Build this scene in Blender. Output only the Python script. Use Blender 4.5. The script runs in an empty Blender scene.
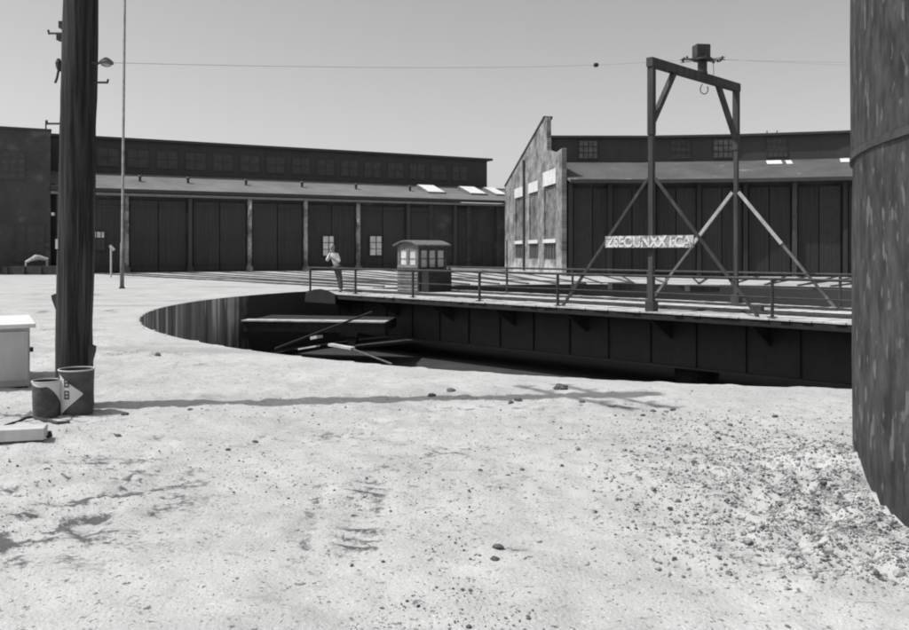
import bpy, bmesh, math, random
import numpy as np
from mathutils import Vector, Matrix, noise
R = math.radians
random.seed(7); rng = np.random.default_rng(7)
sc = bpy.context.scene
col = sc.collection

# ------------------------------------------------------------------ objects
def tag(o, label=None, cat=None, group=None, kind=None):
    if label: o['label'] = label
    if cat: o['category'] = cat
    if group: o['group'] = group
    if kind: o['kind'] = kind
    return o
def empty(name, loc, label, cat, group=None):
    o = bpy.data.objects.new(name, None); col.objects.link(o)
    o.location = loc; o.empty_display_size = .2
    o['wl'] = tuple(loc)
    return tag(o, label, cat, group)
def wloc(o):
    p = Vector(o.location)
    while o.parent: o = o.parent; p += Vector(o.location)
    return p
class MB:
    """collects shapes given in world coordinates, links them as one mesh object"""
    def __init__(s): s.v = []; s.f = []
    def add(s, vs, fs):
        k = len(s.v); s.v += [tuple(v) for v in vs]; s.f += [tuple(i + k for i in f) for f in fs]; return s
    def box(s, o, a, b, c):
        """box from corner o along vectors a, b, c"""
        o, a, b, c = map(Vector, (o, a, b, c))
        vs = [o, o+a, o+a+b, o+b, o+c, o+a+c, o+a+b+c, o+b+c]
        fs = [(0,3,2,1),(4,5,6,7),(0,1,5,4),(1,2,6,5),(2,3,7,6),(3,0,4,7)]
        if a.cross(b).dot(c) < 0: fs = [f[::-1] for f in fs]
        return s.add(vs, fs)
    def bar(s, p, q, w, h=None, up=(0,0,1)):
        p, q = Vector(p), Vector(q); h = h or w
        d = (q-p); u = Vector(up)
        if abs(d.normalized().dot(u)) > .98: u = Vector((1,0,0))
        a = d.cross(u).normalized(); b = a.cross(d).normalized()
        return s.box(p - a*w/2 - b*h/2, a*w, b*h, d)
    def tube(s, pts, r, n=12, cap=True):
        pts = [Vector(p) for p in pts]; rs = r if isinstance(r, (list, tuple)) else [r]*len(pts)
        vs = []; fs = []; ref = None
        for i, p in enumerate(pts):
            d = (pts[min(i+1, len(pts)-1)] - pts[max(i-1, 0)]).normalized()
            if ref is None:
                ref = Vector((0,0,1)) if abs(d.z) < .9 else Vector((1,0,0))
            a = d.cross(ref).normalized(); b = a.cross(d).normalized(); ref = b
            for k in range(n):
                t = 2*math.pi*k/n
                vs.append(p + (a*math.cos(t) + b*math.sin(t))*rs[i])
        for i in range(len(pts)-1):
            for k in range(n):
                fs.append((i*n+k, i*n+(k+1)%n, (i+1)*n+(k+1)%n, (i+1)*n+k))
        if cap:
            fs.append(tuple(range(n))[::-1]); fs.append(tuple((len(pts)-1)*n+k for k in range(n)))
        return s.add(vs, fs)
    def prism(s, poly, ext):
        """planar polygon (3-D points) extruded by vector ext"""
        n = len(poly); ext = Vector(ext); P = [Vector(p) for p in poly]
        vs = P + [p+ext for p in P]
        fs = [tuple(range(n))[::-1], tuple(range(n, 2*n))] + [(i, (i+1)%n, n+(i+1)%n, n+i) for i in range(n)]
        return s.add(vs, fs)
    def build(s, name, m, parent=None, smooth=False, bevel=0):
        off = wloc(parent) if parent else Vector((0,0,0))
        me = bpy.data.meshes.new(name)
        vs = [Vector(v)-off for v in s.v]
        c = Vector((0,0,0))
        if not parent:                     # origin at the base of a single mesh thing
            xs = [v.x for v in vs]; ys = [v.y for v in vs]; zs = [v.z for v in vs]
            c = Vector(((min(xs)+max(xs))/2, (min(ys)+max(ys))/2, min(zs)))
        me.from_pydata([v-c for v in vs], [], s.f); me.materials.append(m)
        bm = bmesh.new(); bm.from_mesh(me); bmesh.ops.recalc_face_normals(bm, faces=bm.faces); bm.to_mesh(me); bm.free()
        if smooth:
            for p in me.polygons: p.use_smooth = True
        o = bpy.data.objects.new(name, me); col.objects.link(o); o.parent = parent; o.location = c
        if bevel:
            b = o.modifiers.new('bevel', 'BEVEL'); b.width = bevel; b.segments = 2; b.limit_method = 'ANGLE'
        return o

# ------------------------------------------------------------------ materials (all neutral: the place was seen in black and white)
def g(v): return (v, v, v, 1)
def mat(name, a, b=None, scale=3, rough=.85, detail=6, stretch=(1,1,1), bump=.0, spots=None, lo=.35, hi=.65, metal=0, coords='Object', rot=0):
    m = bpy.data.materials.new(name); m.use_nodes = True; nt = m.node_tree; N = nt.nodes; L = nt.links
    p = N['Principled BSDF']; p.inputs['Roughness'].default_value = rough; p.inputs['Metallic'].default_value = metal
    p.inputs['Specular IOR Level'].default_value = .25
    tc = N.new('ShaderNodeTexCoord'); mp = N.new('ShaderNodeMapping'); mp.inputs['Scale'].default_value = stretch
    mp.inputs['Rotation'].default_value = (0,0,rot)
    L.new(tc.outputs[coords], mp.inputs['Vector'])
    nz = N.new('ShaderNodeTexNoise'); nz.inputs['Scale'].default_value = scale; nz.inputs['Detail'].default_value = detail; nz.inputs['Roughness'].default_value = .65
    L.new(mp.outputs[0], nz.inputs['Vector'])
    cr = N.new('ShaderNodeValToRGB'); cr.color_ramp.elements[0].position = lo; cr.color_ramp.elements[1].position = hi
    cr.color_ramp.elements[0].color = g(a); cr.color_ramp.elements[1].color = g(b if b is not None else a)
    L.new(nz.outputs['Fac'], cr.inputs['Fac']); out = cr.outputs['Color']
    if spots:   # (scale, threshold, value)
        n2 = N.new('ShaderNodeTexNoise'); n2.inputs['Scale'].default_value = spots[0]; n2.inputs['Detail'].default_value = 4
        L.new(mp.outputs[0], n2.inputs['Vector'])
        c2 = N.new('ShaderNodeValToRGB'); c2.color_ramp.elements[0].position = spots[1]; c2.color_ramp.elements[1].position = spots[1]+.06
        L.new(n2.outputs['Fac'], c2.inputs['Fac'])
        mx = N.new('ShaderNodeMix'); mx.data_type = 'RGBA'; L.new(c2.outputs['Color'], mx.inputs['Factor'])
        L.new(out, mx.inputs[6]); mx.inputs[7].default_value = g(spots[2]); out = mx.outputs[2]
    L.new(out, p.inputs['Base Color'])
    if bump:
        bp = N.new('ShaderNodeBump'); bp.inputs['Strength'].default_value = bump; bp.inputs['Distance'].default_value = .02
        L.new(nz.outputs['Fac'], bp.inputs['Height']); L.new(bp.outputs[0], p.inputs['Normal'])
    return m

M = {}
M['wood_dark'] = mat('tarred_wood', .045, .085, 6, stretch=(1,1,.12), bump=.4)
M['pole'] = mat('weathered_pole', .018, .06, 26, stretch=(1,1,.035), bump=1.0, spots=(9, .66, .10), lo=.4, hi=.62)
M['door'] = mat('stall_shade_door_wood', .05, .064, 2.2, stretch=(2,2,.15), bump=.3, spots=(.9, .68, .07))  # unlit depth of the open bays put into the door colour
M['door2'] = mat('sooty_door_wood_paler', .068, .082, 2.2, stretch=(2,2,.15), bump=.3)
M['wall_dark'] = mat('sooty_wall', .055, .08, .8, bump=.2, spots=(.8, .60, .105))
M['clere'] = mat('clerestory_boards', .056, .066, 1.2, stretch=(1,1,.2), bump=.2)
M['roof'] = mat('roofing_felt', .15, .21, .5, stretch=(1,1,1), bump=.1, spots=(1.3, .66, .13))
M['roof_r'] = mat('roofing_felt_dark', .085, .125, .5, bump=.1, spots=(.7, .66, .24))
M['trim'] = mat('painted_trim', .055, .068, 3)
M['trim_pale'] = mat('pale_fascia', .2, .27, 3)
M['post'] = mat('stained_post', .14, .45, 1.1, stretch=(1,1,.8), spots=(1.4, .6, .75), lo=.4, hi=.6)
M['pane_dim'] = mat('dirty_glass', .06, .085, 2, rough=.6)
M['pane'] = mat('daylight_toned_glass', .55, .85, 2, rough=.3, metal=.3)  # daylight seen in the windows painted as a pale glass colour
M['door_pane'] = mat('grimy_glass', .1, .2, 3, rough=.4)
M['pane_mid'] = mat('cab_glass', .3, .5, 2, rough=.25, metal=.4)  # light in the cab's end windows painted into the glass tone
M['lintel'] = mat('pale_concrete', .55, .7, 2)
M['steel'] = mat('dark_steel', .035, .07, 5, rough=.6, bump=.2, spots=(6,.68,.12))
M['steel_mid'] = mat('worn_steel', .10, .2, 5, rough=.55, bump=.2)
M['wire'] = mat('galvanised_wire', .3, .4, 3)
M['rail'] = mat('rail_steel', .04, .08, 6, rough=.5)
M['tie'] = mat('sleeper_wood', .16, .34, 3, stretch=(1,1,1), bump=.4)
M['plank'] = mat('bleached_planks', .42, .62, 3, bump=.3, spots=(3,.68,.25))
M['girder'] = mat('girder_paint', .036, .046, 3, rough=.7)
M['door_r'] = mat('stall_shade_door', .032, .044, 2.2, stretch=(2,2,.15), bump=.3)  # dark of the open stalls painted into the right-hand door tone
M['near_black'] = mat('near_black_tone', .022, .035, 4)  # plain near-black tone shared by ledge base, edge beams, end plate and cabinet
M['floor'] = mat('pit_floor_soot', .045, .065, 1.5, bump=.4)
M['timber_lit'] = mat('bleached_timber', .45, .6, 4, stretch=(1,1,.3))
M['white'] = mat('white_paint', .62, .75, 2, spots=(4,.7,.45))
M['sign_white'] = mat('faded_sign_paint', .3, .8, 5, lo=.38, hi=.52)
M['sign_ground'] = mat('faded_sign_board', .2, .55, 5, lo=.42, hi=.58)
M['pipe'] = mat('pale_pipe', .4, .6, 4)
M['pail'] = mat('pail_paint', .05, .11, 8, rough=.6)
M['rock'] = mat('dark_stone', .06, .2, 8, bump=.6)
M['gravel'] = mat('pale_gravel', .12, .5, 9, lo=.4, hi=.6)  # dark end of the range paints shadow between the stones
M['shirt'] = mat('white_shirt', .75, .8, 5)
M['trousers'] = mat('grey_trousers', .07, .10, 9)
M['skin'] = mat('skin', .3, .34, 5, rough=.6)
M['hair'] = mat('dark_hair', .03, .05, 20)
M['boot'] = mat('dark_boot', .03, .04, 9)
M['cabwood'] = mat('cab_boards', .12, .2, 5, stretch=(1,1,1))
M['cabdark'] = mat('cab_boards_dark', .05, .09, 5)

# brick of the end wall: courses along the wall's own direction
def brick(name, ang, a, b, mortar, stain=True):
    m = mat(name, a, b, .8); nt = m.node_tree; N = nt.nodes; L = nt.links; p = N['Principled BSDF']
    tc = [n for n in N if n.type == 'TEX_COORD'][0]
    mp = N.new('ShaderNodeMapping'); mp.inputs['Rotation'].default_value = (0,0,-ang); L.new(tc.outputs['Object'], mp.inputs['Vector'])
    sx = N.new('ShaderNodeSeparateXYZ'); L.new(mp.outputs[0], sx.inputs[0])
    cb = N.new('ShaderNodeCombineXYZ'); L.new(sx.outputs['X'], cb.inputs['X']); L.new(sx.outputs['Z'], cb.inputs['Y'])
    bt = N.new('ShaderNodeTexBrick'); bt.inputs['Scale'].default_value = 1; bt.inputs['Brick Width'].default_value = .24; bt.inputs['Row Height'].default_value = .085
    bt.inputs['Mortar Size'].default_value = .012; bt.inputs['Color1'].default_value = g(a); bt.inputs['Color2'].default_value = g(b); bt.inputs['Mortar'].default_value = g(mortar)
    L.new(cb.outputs[0], bt.inputs['Vector'])
    nz = N.new('ShaderNodeTexNoise'); nz.inputs['Scale'].default_value = .8; nz.inputs['Detail'].default_value = 10; nz.inputs['Roughness'].default_value = .75; L.new(cb.outputs[0], nz.inputs['Vector'])
    cr = N.new('ShaderNodeValToRGB'); cr.color_ramp.elements[0].position = .36; cr.color_ramp.elements[1].position = .62
    cr.color_ramp.elements[0].color = g(.25); cr.color_ramp.elements[1].color = g(1.35); L.new(nz.outputs['Fac'], cr.inputs['Fac'])
    mx = N.new('ShaderNodeMix'); mx.data_type = 'RGBA'; mx.blend_type = 'MULTIPLY'; mx.inputs['Factor'].default_value = 1
    L.new(bt.outputs['Color'], mx.inputs[6]); L.new(cr.outputs['Color'], mx.inputs[7]); out = mx.outputs[2]
    if stain:      # lime wash staining along the foot of the wall, ragged top edge
        n2 = N.new('ShaderNodeTexNoise'); n2.inputs['Scale'].default_value = .9; n2.inputs['Detail'].default_value = 8; L.new(cb.outputs[0], n2.inputs['Vector'])
        ma = N.new('ShaderNodeMath'); ma.operation = 'MULTIPLY_ADD'; ma.inputs[1].default_value = 5.0; ma.inputs[2].default_value = -1.55; L.new(n2.outputs['Fac'], ma.inputs[0])
        sb = N.new('ShaderNodeMath'); sb.operation = 'SUBTRACT'; L.new(ma.outputs[0], sb.inputs[0]); L.new(sx.outputs['Z'], sb.inputs[1])
        cl = N.new('ShaderNodeClamp'); L.new(sb.outputs[0], cl.inputs['Value'])
        m2 = N.new('ShaderNodeMix'); m2.data_type = 'RGBA'; L.new(cl.outputs[0], m2.inputs['Factor']); L.new(out, m2.inputs[6]); m2.inputs[7].default_value = g(.5); out = m2.outputs[2]
    L.new(out, p.inputs['Base Color'])
    return m

# ------------------------------------------------------------------ camera
cam = bpy.data.cameras.new('camera'); camo = bpy.data.objects.new('camera', cam); col.objects.link(camo)
camo.location = (0,0,1.6); camo.rotation_euler = (R(90), 0, 0)
cam.sensor_width = 36; cam.lens = 850/909*36; cam.shift_y = -65/909; cam.clip_end = 4000; cam.clip_start = .05
cam.dof.use_dof = False
sc.camera = camo
def at(px, Z, z=0, py=None):      # point seen at column px at distance Z
    X = (px-454.5)/850*Z
    if py is not None: z = 1.6 + (250-py)/850*Z
    return Vector((X, Z, z))
def gp(px, py, z=0):              # ground point under a pixel
    Z = 850*(1.6-z)/(py-250); return Vector(((px-454.5)/850*Z, Z, z))

# ------------------------------------------------------------------ light
SUN_AZ = Vector((-.99, -.13)); EL = 57
sd = Vector((SUN_AZ.x*math.cos(R(EL)), SUN_AZ.y*math.cos(R(EL)), math.sin(R(EL)))).normalized()
sl = bpy.data.lights.new('sun', 'SUN'); sl.energy = 3.3; sl.angle = R(.53); sl.color = (1,.995,.985)
so = bpy.data.objects.new('sun', sl); col.objects.link(so); so.rotation_euler = sd.to_track_quat('Z','Y').to_euler(); so.location = (-20,-5,40)
w = bpy.data.worlds.new('World'); sc.world = w; w.use_nodes = True; nt = w.node_tree
sky = nt.nodes.new('ShaderNodeTexSky'); sky.sky_type = 'NISHITA'; sky.sun_disc = False
sky.sun_elevation = R(EL); sky.sun_rotation = math.atan2(SUN_AZ.x, SUN_AZ.y); sky.dust_density = 2.0
bw = nt.nodes.new('ShaderNodeRGBToBW'); nt.links.new(sky.outputs[0], bw.inputs[0])
bg = nt.nodes['Background']; bg.inputs['Strength'].default_value = .15; nt.links.new(bw.outputs[0], bg.inputs['Color'])
vs = sc.view_settings; vs.view_transform = 'Standard'; vs.look = 'None'; vs.gamma = 1; vs.use_curve_mapping = False; vs.exposure = .12
sc.render.engine = 'CYCLES'; sc.cycles.max_bounces = 6
sc.render.filter_size = 1.8
try: sc.cycles.pixel_filter_type = 'BLACKMAN_HARRIS'; sc.cycles.filter_width = 2.0
except Exception: pass

# ------------------------------------------------------------------ ground with the pit cut out of it
PC = Vector((6.95, 24.75)); PR = 15.15; FLOOR = -2.1
def vnoise(x, y, seed=0):
    xi = np.floor(x).astype(np.int64); yi = np.floor(y).astype(np.int64); fx = x-xi; fy = y-yi
    fx = fx*fx*(3-2*fx); fy = fy*fy*(3-2*fy)
    def h(a, b):
        n = (a*374761393 + b*668265263 + seed*974711) & 0x7fffffff
        n = ((n ^ (n >> 13))*1274126177) & 0x7fffffff
        n = n ^ (n >> 16)
        return (n & 0xffff)/65535.0
    return (h(xi,yi)*(1-fx)+h(xi+1,yi)*fx)*(1-fy) + (h(xi,yi+1)*(1-fx)+h(xi+1,yi+1)*fx)*fy - .5
def relief(x, y):
    x = np.asarray(x, float); y = np.asarray(y, float)
    z = vnoise(x*.35, y*.35, 1)*.035 + vnoise(x*1.3, y*1.3, 2)*.014 + vnoise(x*4, y*4, 3)*.026 + vnoise(x*9, y*9, 4)*.022 + vnoise(x*20, y*20, 5)*.015
    d = np.hypot(x-PC.x, y-PC.y) - PR
    far = np.clip((30-y)/15, .12, 1)
    z = z*far*np.clip(d/1.2, .08, 1)
    # tyre marks: two ribbed ruts running away from the camera, a churned patch to the left
    for (x0, y0, x1, y1, wd) in ((-.78,4.15,-.95,6.2,.07), (-.50,4.1,-.64,6.4,.16), (-1.95,4.4,-2.55,7.1,.05), (-1.78,4.9,-2.3,7.2,.12), (.55,8.9,1.9,7.9,.05)):
        dx, dy = x1-x0, y1-y0; L2 = dx*dx+dy*dy
        t = ((x-x0)*dx+(y-y0)*dy)/L2; s = ((x-x0)*dy-(y-y0)*dx)/math.sqrt(L2)
        m = np.exp(-(s/wd)**2)*np.clip(t*6, 0, 1)*np.clip((1-t)*6, 0, 1)
        z = z - m*(.024 + .022*np.sin(t*math.sqrt(L2)*2*math.pi/.13 + 2*s/wd)) * (.7+vnoise(x*3, y*3, 9))
    m = np.exp(-((x+2.75)/.8)**2 - ((y-5.3)/1.2)**2)
    z = z + m*.10*(vnoise(x*2.4+y*1.5, y*9-x*4, 11)) + m*.035*vnoise(x*14, y*22, 15)
    # spoil heaped against the tank
    m = np.exp(-((x-2.85)/.45)**2 - ((y-6.2)/.55)**2); z = z + m*.15
    m = np.exp(-((x-2.2)/1.0)**2 - ((y-5.2)/1.5)**2); z = z + m*(.03 + .10*vnoise(x*7, y*7, 6) + .085*vnoise(x*15, y*15, 7))
    return z
def gz(x, y): return float(relief(np.array([x]), np.array([y]))[0])
base = math.atan2(-PC.y, -PC.x)
angs = np.concatenate([base+np.radians(np.arange(-62, 62, .16)), base+np.radians(np.arange(62, 298, 1.5))])
rad = [PR]
while rad[-1] < 3000:
    r = rad[-1]; rad.append(r + (.05 if r < 24 else (.3 if r < 60 else r*.12)))
rad = np.array(rad)
A, RR = np.meshgrid(angs, rad)
X = PC.x + RR*np.cos(A); Y = PC.y + RR*np.sin(A)
edge = np.clip(1-(RR-PR)/.5, 0, 1)
wob = vnoise(A*60, A*0, 21)*.16*edge + vnoise(A*220, A*0, 22)*.06*edge
X += np.cos(A)*wob; Y += np.sin(A)*wob
Zz = relief(X, Y)
nr, na = A.shape
co = np.stack([X, Y, Zz], -1).reshape(-1, 3)
i = np.arange(nr-1)[:, None]*na; j = np.arange(na)[None, :]; j2 = (j+1) % na
F = np.stack([i+j, i+na+j, i+na+j2, i+j2], -1).reshape(-1, 4)
me = bpy.data.meshes.new('ground'); me.vertices.add(len(co)); me.vertices.foreach_set('co', co.ravel())
me.loops.add(F.size); me.loops.foreach_set('vertex_index', F.ravel()[::1]); me.polygons.add(len(F))
me.polygons.foreach_set('loop_start', np.arange(0, F.size, 4)); me.polygons.foreach_set('loop_total', np.full(len(F), 4)); me.update(calc_edges=True); me.validate()
for p in (0,):
    if me.polygons[0].normal.z < 0:
        me.flip_normals()
me.polygons.foreach_set('use_smooth', np.ones(len(F), bool))
gm = mat('pale_dirt', .38, .50, .9, detail=10, bump=0, lo=.3, hi=.6)
N = gm.node_tree.nodes; L = gm.node_tree.links; p = N['Principled BSDF']; tc = [n for n in N if n.type == 'TEX_COORD'][0]
prev = p.inputs['Base Color'].links[0].from_socket
def speck(scale, thr, val, width=.04, stretch=(1,1,1), kind='noise', fac=1.0):
    global prev
    mp = N.new('ShaderNodeMapping'); mp.inputs['Scale'].default_value = stretch; L.new(tc.outputs['Object'], mp.inputs['Vector'])
    n = N.new('ShaderNodeTexNoise'); n.inputs['Scale'].default_value = scale; n.inputs['Detail'].default_value = 3; n.inputs['Roughness'].default_value = .6; L.new(mp.outputs[0], n.inputs['Vector'])
    c = N.new('ShaderNodeValToRGB'); c.color_ramp.elements[0].position = thr; c.color_ramp.elements[1].position = thr+width
    c.color_ramp.elements[1].color = g(fac)
    L.new(n.outputs['Fac'], c.inputs['Fac'])
    mx = N.new('ShaderNodeMix'); mx.data_type = 'RGBA'; L.new(c.outputs['Color'], mx.inputs['Factor']); L.new(prev, mx.inputs[6]); mx.inputs[7].default_value = g(val); prev = mx.outputs[2]
speck(38, .625, .14); speck(14, .645, .15, .04); speck(70, .62, .62); speck(22, .64, .26, .05); speck(4, .60, .3, .12, (1,2.2,1), fac=.7); speck(.25, .56, .28, .12, (.5,2,1), fac=.6)
sa = N.new('ShaderNodeAttribute'); sa.attribute_name = 'soil_shade'; sn = N.new('ShaderNodeTexNoise'); sn.inputs['Scale'].default_value = 16; sn.inputs['Detail'].default_value = 8; sn.inputs['Roughness'].default_value = .75
smp = N.new('ShaderNodeMapping'); smp.inputs['Scale'].default_value = (1,1.7,1); smp.inputs['Rotation'].default_value = (0,0,-.4); L.new(tc.outputs['Object'], smp.inputs['Vector']); L.new(smp.outputs[0], sn.inputs['Vector'])
sm1 = N.new('ShaderNodeMath'); sm1.operation = 'MULTIPLY_ADD'; sm1.inputs[1].default_value = 9; sm1.inputs[2].default_value = -4.95; L.new(sn.outputs['Fac'], sm1.inputs[0])
sm2 = N.new('ShaderNodeMath'); sm2.operation = 'MULTIPLY_ADD'; sm2.inputs[1].default_value = 1.6; L.new(sa.outputs['Fac'], sm2.inputs[0]); L.new(sm1.outputs[0], sm2.inputs[2])
sm3 = N.new('ShaderNodeClamp'); L.new(sm2.outputs[0], sm3.inputs['Value']); sm4 = N.new('ShaderNodeMath'); sm4.operation = 'MULTIPLY'; L.new(sm3.outputs[0], sm4.inputs[0]); L.new(sa.outputs['Fac'], sm4.inputs[1])
sm5 = N.new('ShaderNodeMath'); sm5.operation = 'MULTIPLY'; sm5.inputs[1].default_value = 1.5; sm5.use_clamp = True; L.new(sm4.outputs[0], sm5.inputs[0])
mx = N.new('ShaderNodeMix'); mx.data_type = 'RGBA'; L.new(sm5.outputs[0], mx.inputs['Factor']); L.new(prev, mx.inputs[6]); mx.inputs[7].default_value = g(.11); prev = mx.outputs[2]
L.new(prev, p.inputs['Base Color'])
bn = N.new('ShaderNodeTexNoise'); bn.inputs['Scale'].default_value = 45; bn.inputs['Detail'].default_value = 6; L.new(tc.outputs['Object'], bn.inputs['Vector'])
bp = N.new('ShaderNodeBump'); bp.inputs['Strength'].default_value = .6; bp.inputs['Distance'].default_value = .015; L.new(bn.outputs['Fac'], bp.inputs['Height']); L.new(bp.outputs[0], p.inputs['Normal'])
xf, yf = X.ravel(), Y.ravel()
def rut(x0, y0, x1, y1, wd, per, rib=1):
    dx, dy = x1-x0, y1-y0; L2 = dx*dx+dy*dy; t = ((xf-x0)*dx+(yf-y0)*dy)/L2; q = ((xf-x0)*dy-(yf-y0)*dx)/math.sqrt(L2)
    m = np.exp(-(q/wd)**4)*np.clip(t*5,0,1)*np.clip((1-t)*5,0,1)
    return m*np.clip(.5+rib*np.sin(t*math.sqrt(L2)*2*math.pi/per+2.5*q/wd), 0, 1)*np.clip(.75+1.6*vnoise(xf*5, yf*5, 40), 0, 1)
soil_shade = np.maximum.reduce([rut(-.78,4.15,-.95,6.2,.06,.4,.3)*1.0, rut(-.50,4.1,-.64,6.4,.15,.15)*1.0, rut(-1.95,4.5,-2.55,7.1,.05,.14)*.9, rut(-1.62,4.9,-2.1,6.8,.12,.12)*.6])
mm_ = np.clip(1.6*np.exp(-((xf+2.6)/.9)**2-((yf-5.3)/1.2)**2), 0, 1)
blot = vnoise(xf*2.5+yf*1.5, yf*8-xf*3, 41)*.7+vnoise(xf*7, yf*13, 42)*.6
soil_shade = np.maximum(soil_shade, mm_*np.clip((blot-.04)*7, 0, 1)*1.0)
for (bx, by, sx_, sy_, am) in ((-.5,6.4,.55,.3,.8),(.05,6.7,.5,.35,.8),(-2.6,7.3,.5,.5,.6),(.9,7.2,.8,.5,.5),(1.9,6.4,.8,.9,.55),(2.75,6.15,.3,.45,1.0),(2.0,4.9,.7,.8,.7),(.35,4.53,.09,.05,1),(-5.2,13,2,.5,.6),(-3.6,12,1.2,.3,.5),(-7.5,17,2,.6,.6),(-9,22,4,1,.8),(-14,30,6,2,.8),(-6,20,2,.5,.6),(.3,8.6,1.2,.2,.9),(1.6,8.7,.7,.3,1),(.0,5.9,.8,.6,.6),(-1.2,7.2,.9,.5,.7),(-4.0,8.1,1,.35,1),(2.9,6.3,.3,.5,1.4),(2.2,5.6,.5,.9,.9)):  # dirt blots; those by the tank paint gravel shadows into the ground colour
    k_ = np.exp(-((xf-bx)/sx_)**2-((yf-by)/sy_)**2); fq = 9 if by < 9 else 3
    n_ = vnoise(xf*fq*.7, yf*fq*1.3, 43)*.6+vnoise(xf*fq*1.6, yf*fq*2, 44)*.6
    soil_shade = np.maximum(soil_shade, k_*np.clip((n_-.05)*8, 0, 1)*am)
at_ = me.attributes.new('soil_shade', 'FLOAT', 'POINT')
assert len(me.vertices) == len(soil_shade); at_.data.foreach_set('value', soil_shade.astype(np.float32))
me.materials.append(gm)
go = bpy.data.objects.new('ground', me); col.objects.link(go); tag(go, kind='structure')

# pit wall and floor
def ring(r0, z0, r1, z1, n=240, a0=0, a1=2*math.pi, wobble=0):
    vs = []; fs = []
    for k in range(n+1):
        a = a0+(a1-a0)*k/n; rr = r0
        vs.append((PC.x+rr*math.cos(a), PC.y+rr*math.sin(a), z0)); vs.append((PC.x+r1*math.cos(a), PC.y+r1*math.sin(a), z1))
    for k in range(n): fs.append((2*k, 2*k+1, 2*k+3, 2*k+2))
    return vs, fs
pw = mat('pit_wall_concrete', .14, .42, 1.0, stretch=(2.2,2.2,.12), bump=.3, lo=.33, hi=.6, spots=(1.6,.55,.85))
# wall tone darkens round the far end of the bridge
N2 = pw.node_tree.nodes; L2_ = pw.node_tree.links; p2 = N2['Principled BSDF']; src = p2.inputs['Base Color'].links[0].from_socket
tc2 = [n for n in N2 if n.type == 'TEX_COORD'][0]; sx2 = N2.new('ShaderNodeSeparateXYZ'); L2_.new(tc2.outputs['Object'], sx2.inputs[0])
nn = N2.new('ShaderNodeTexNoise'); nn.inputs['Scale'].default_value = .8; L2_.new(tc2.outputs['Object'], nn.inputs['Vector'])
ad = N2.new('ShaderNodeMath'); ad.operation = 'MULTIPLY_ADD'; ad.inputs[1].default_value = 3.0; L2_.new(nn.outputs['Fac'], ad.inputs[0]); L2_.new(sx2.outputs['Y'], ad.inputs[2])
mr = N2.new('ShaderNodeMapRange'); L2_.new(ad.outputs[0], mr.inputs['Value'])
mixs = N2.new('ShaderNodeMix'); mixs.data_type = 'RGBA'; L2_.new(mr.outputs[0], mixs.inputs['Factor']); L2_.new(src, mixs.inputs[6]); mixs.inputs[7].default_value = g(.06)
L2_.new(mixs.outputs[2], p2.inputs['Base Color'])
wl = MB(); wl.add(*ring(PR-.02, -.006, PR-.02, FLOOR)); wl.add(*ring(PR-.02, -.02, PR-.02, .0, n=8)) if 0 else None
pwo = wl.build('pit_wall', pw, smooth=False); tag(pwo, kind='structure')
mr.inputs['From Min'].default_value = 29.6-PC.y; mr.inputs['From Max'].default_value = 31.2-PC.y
rm = MB(); rm.add(*ring(PR-.03, -.006, PR+.3, -.012)); tag(rm.build('pit_rim_dirt', gm), kind='structure')
fl = MB(); fl.add([(PC.x+(PR+.05)*math.cos(a), PC.y+(PR+.05)*math.sin(a), FLOOR) for a in np.linspace(0, 2*math.pi, 120, endpoint=False)], [tuple(range(120))])
tag(fl.build('pit_floor', M['floor']), kind='structure')
# ring rail on the pit floor
rr = MB(); 
pts = [Vector((PC.x+(PR-1.3)*math.cos(a), PC.y+(PR-1.3)*math.sin(a), FLOOR+.08)) for a in np.linspace(0, 2*math.pi, 97)]
for a_, b_ in zip(pts[:-1], pts[1:]): rr.bar(a_, b_, .07, .16)
tag(rr.build('ring_rail', M['steel']), 'dark circular rail running round the sooty floor of the turntable pit', 'rail')
# concrete ledge in the pit
lb = MB(); lb.prism([(-6.8,27.38,FLOOR),(-2.2,26.78,FLOOR),(-2.0,28.6,FLOOR),(-6.3,29.4,FLOOR)], (0,0,-.70-FLOOR))
lb = MB(); lb.prism([(-6.8,27.38,-1.02),(-2.2,26.78,-1.02),(-2.0,29.2,-1.02),(-6.5,30.2,-1.02)], (0,0,.32))
M['cab_white'] = mat('shade_toned_white_paint', .38, .52, 2, spots=(3,.66,.25), stretch=(1,1,.4))  # shade on the cabinet's sides painted as a greyer white than the lid
M['ledge'] = mat('ledge_concrete', .3,.55, 3, bump=.3)
lt = MB(); lt.prism([(-6.86,27.32,-.695),(-2.18,26.72,-.695),(-2.1,27.3,-.695),(-6.76,27.9,-.695)], (0,0,.04))
le = empty('concrete_ledge', (-4.5,27.3,FLOOR), 'long low ledge with pale top at the far end inside the pit', 'ledge')
lb.build('base', M['near_black'], le); lt.build('top', M['ledge'], le)  # near-black base under the pale top slab
def plank(p, q, w, h, m, label, name='plank', cat='plank', group=None):
    o = MB().bar(p, q, w, h).build(name, m); return tag(o, label, cat, group)
plank(at(330,22.5,py=344.5), at(353,22.0,py=348.5), .16, .06, M['plank'], 'pale plank lying askew in the pit just above the near rim')
plank(at(353,22.0,py=349), at(392,16.5,py=364), .025, .025, M['steel_mid'], 'thin dull rod trailing from the pale plank towards the near pit rim', 'rod', 'rod')
plank(at(300,20.5,py=349), at(318,20.0,py=346), .12, .03, M['plank'], 'short pale board in the pit close to the near rim, left of the longer plank')
plank(at(275,23.0,py=349), at(372,24.8,py=312), .05, .05, M['girder'], 'long dark pipe slanting up across the inside of the pit', 'pipe', 'pipe')
plank(at(313,24,py=338), at(320,23.8,py=336.5), .2, .08, M['plank'], 'small pale block in the dark middle of the pit', 'timber_block', 'block')

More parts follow.
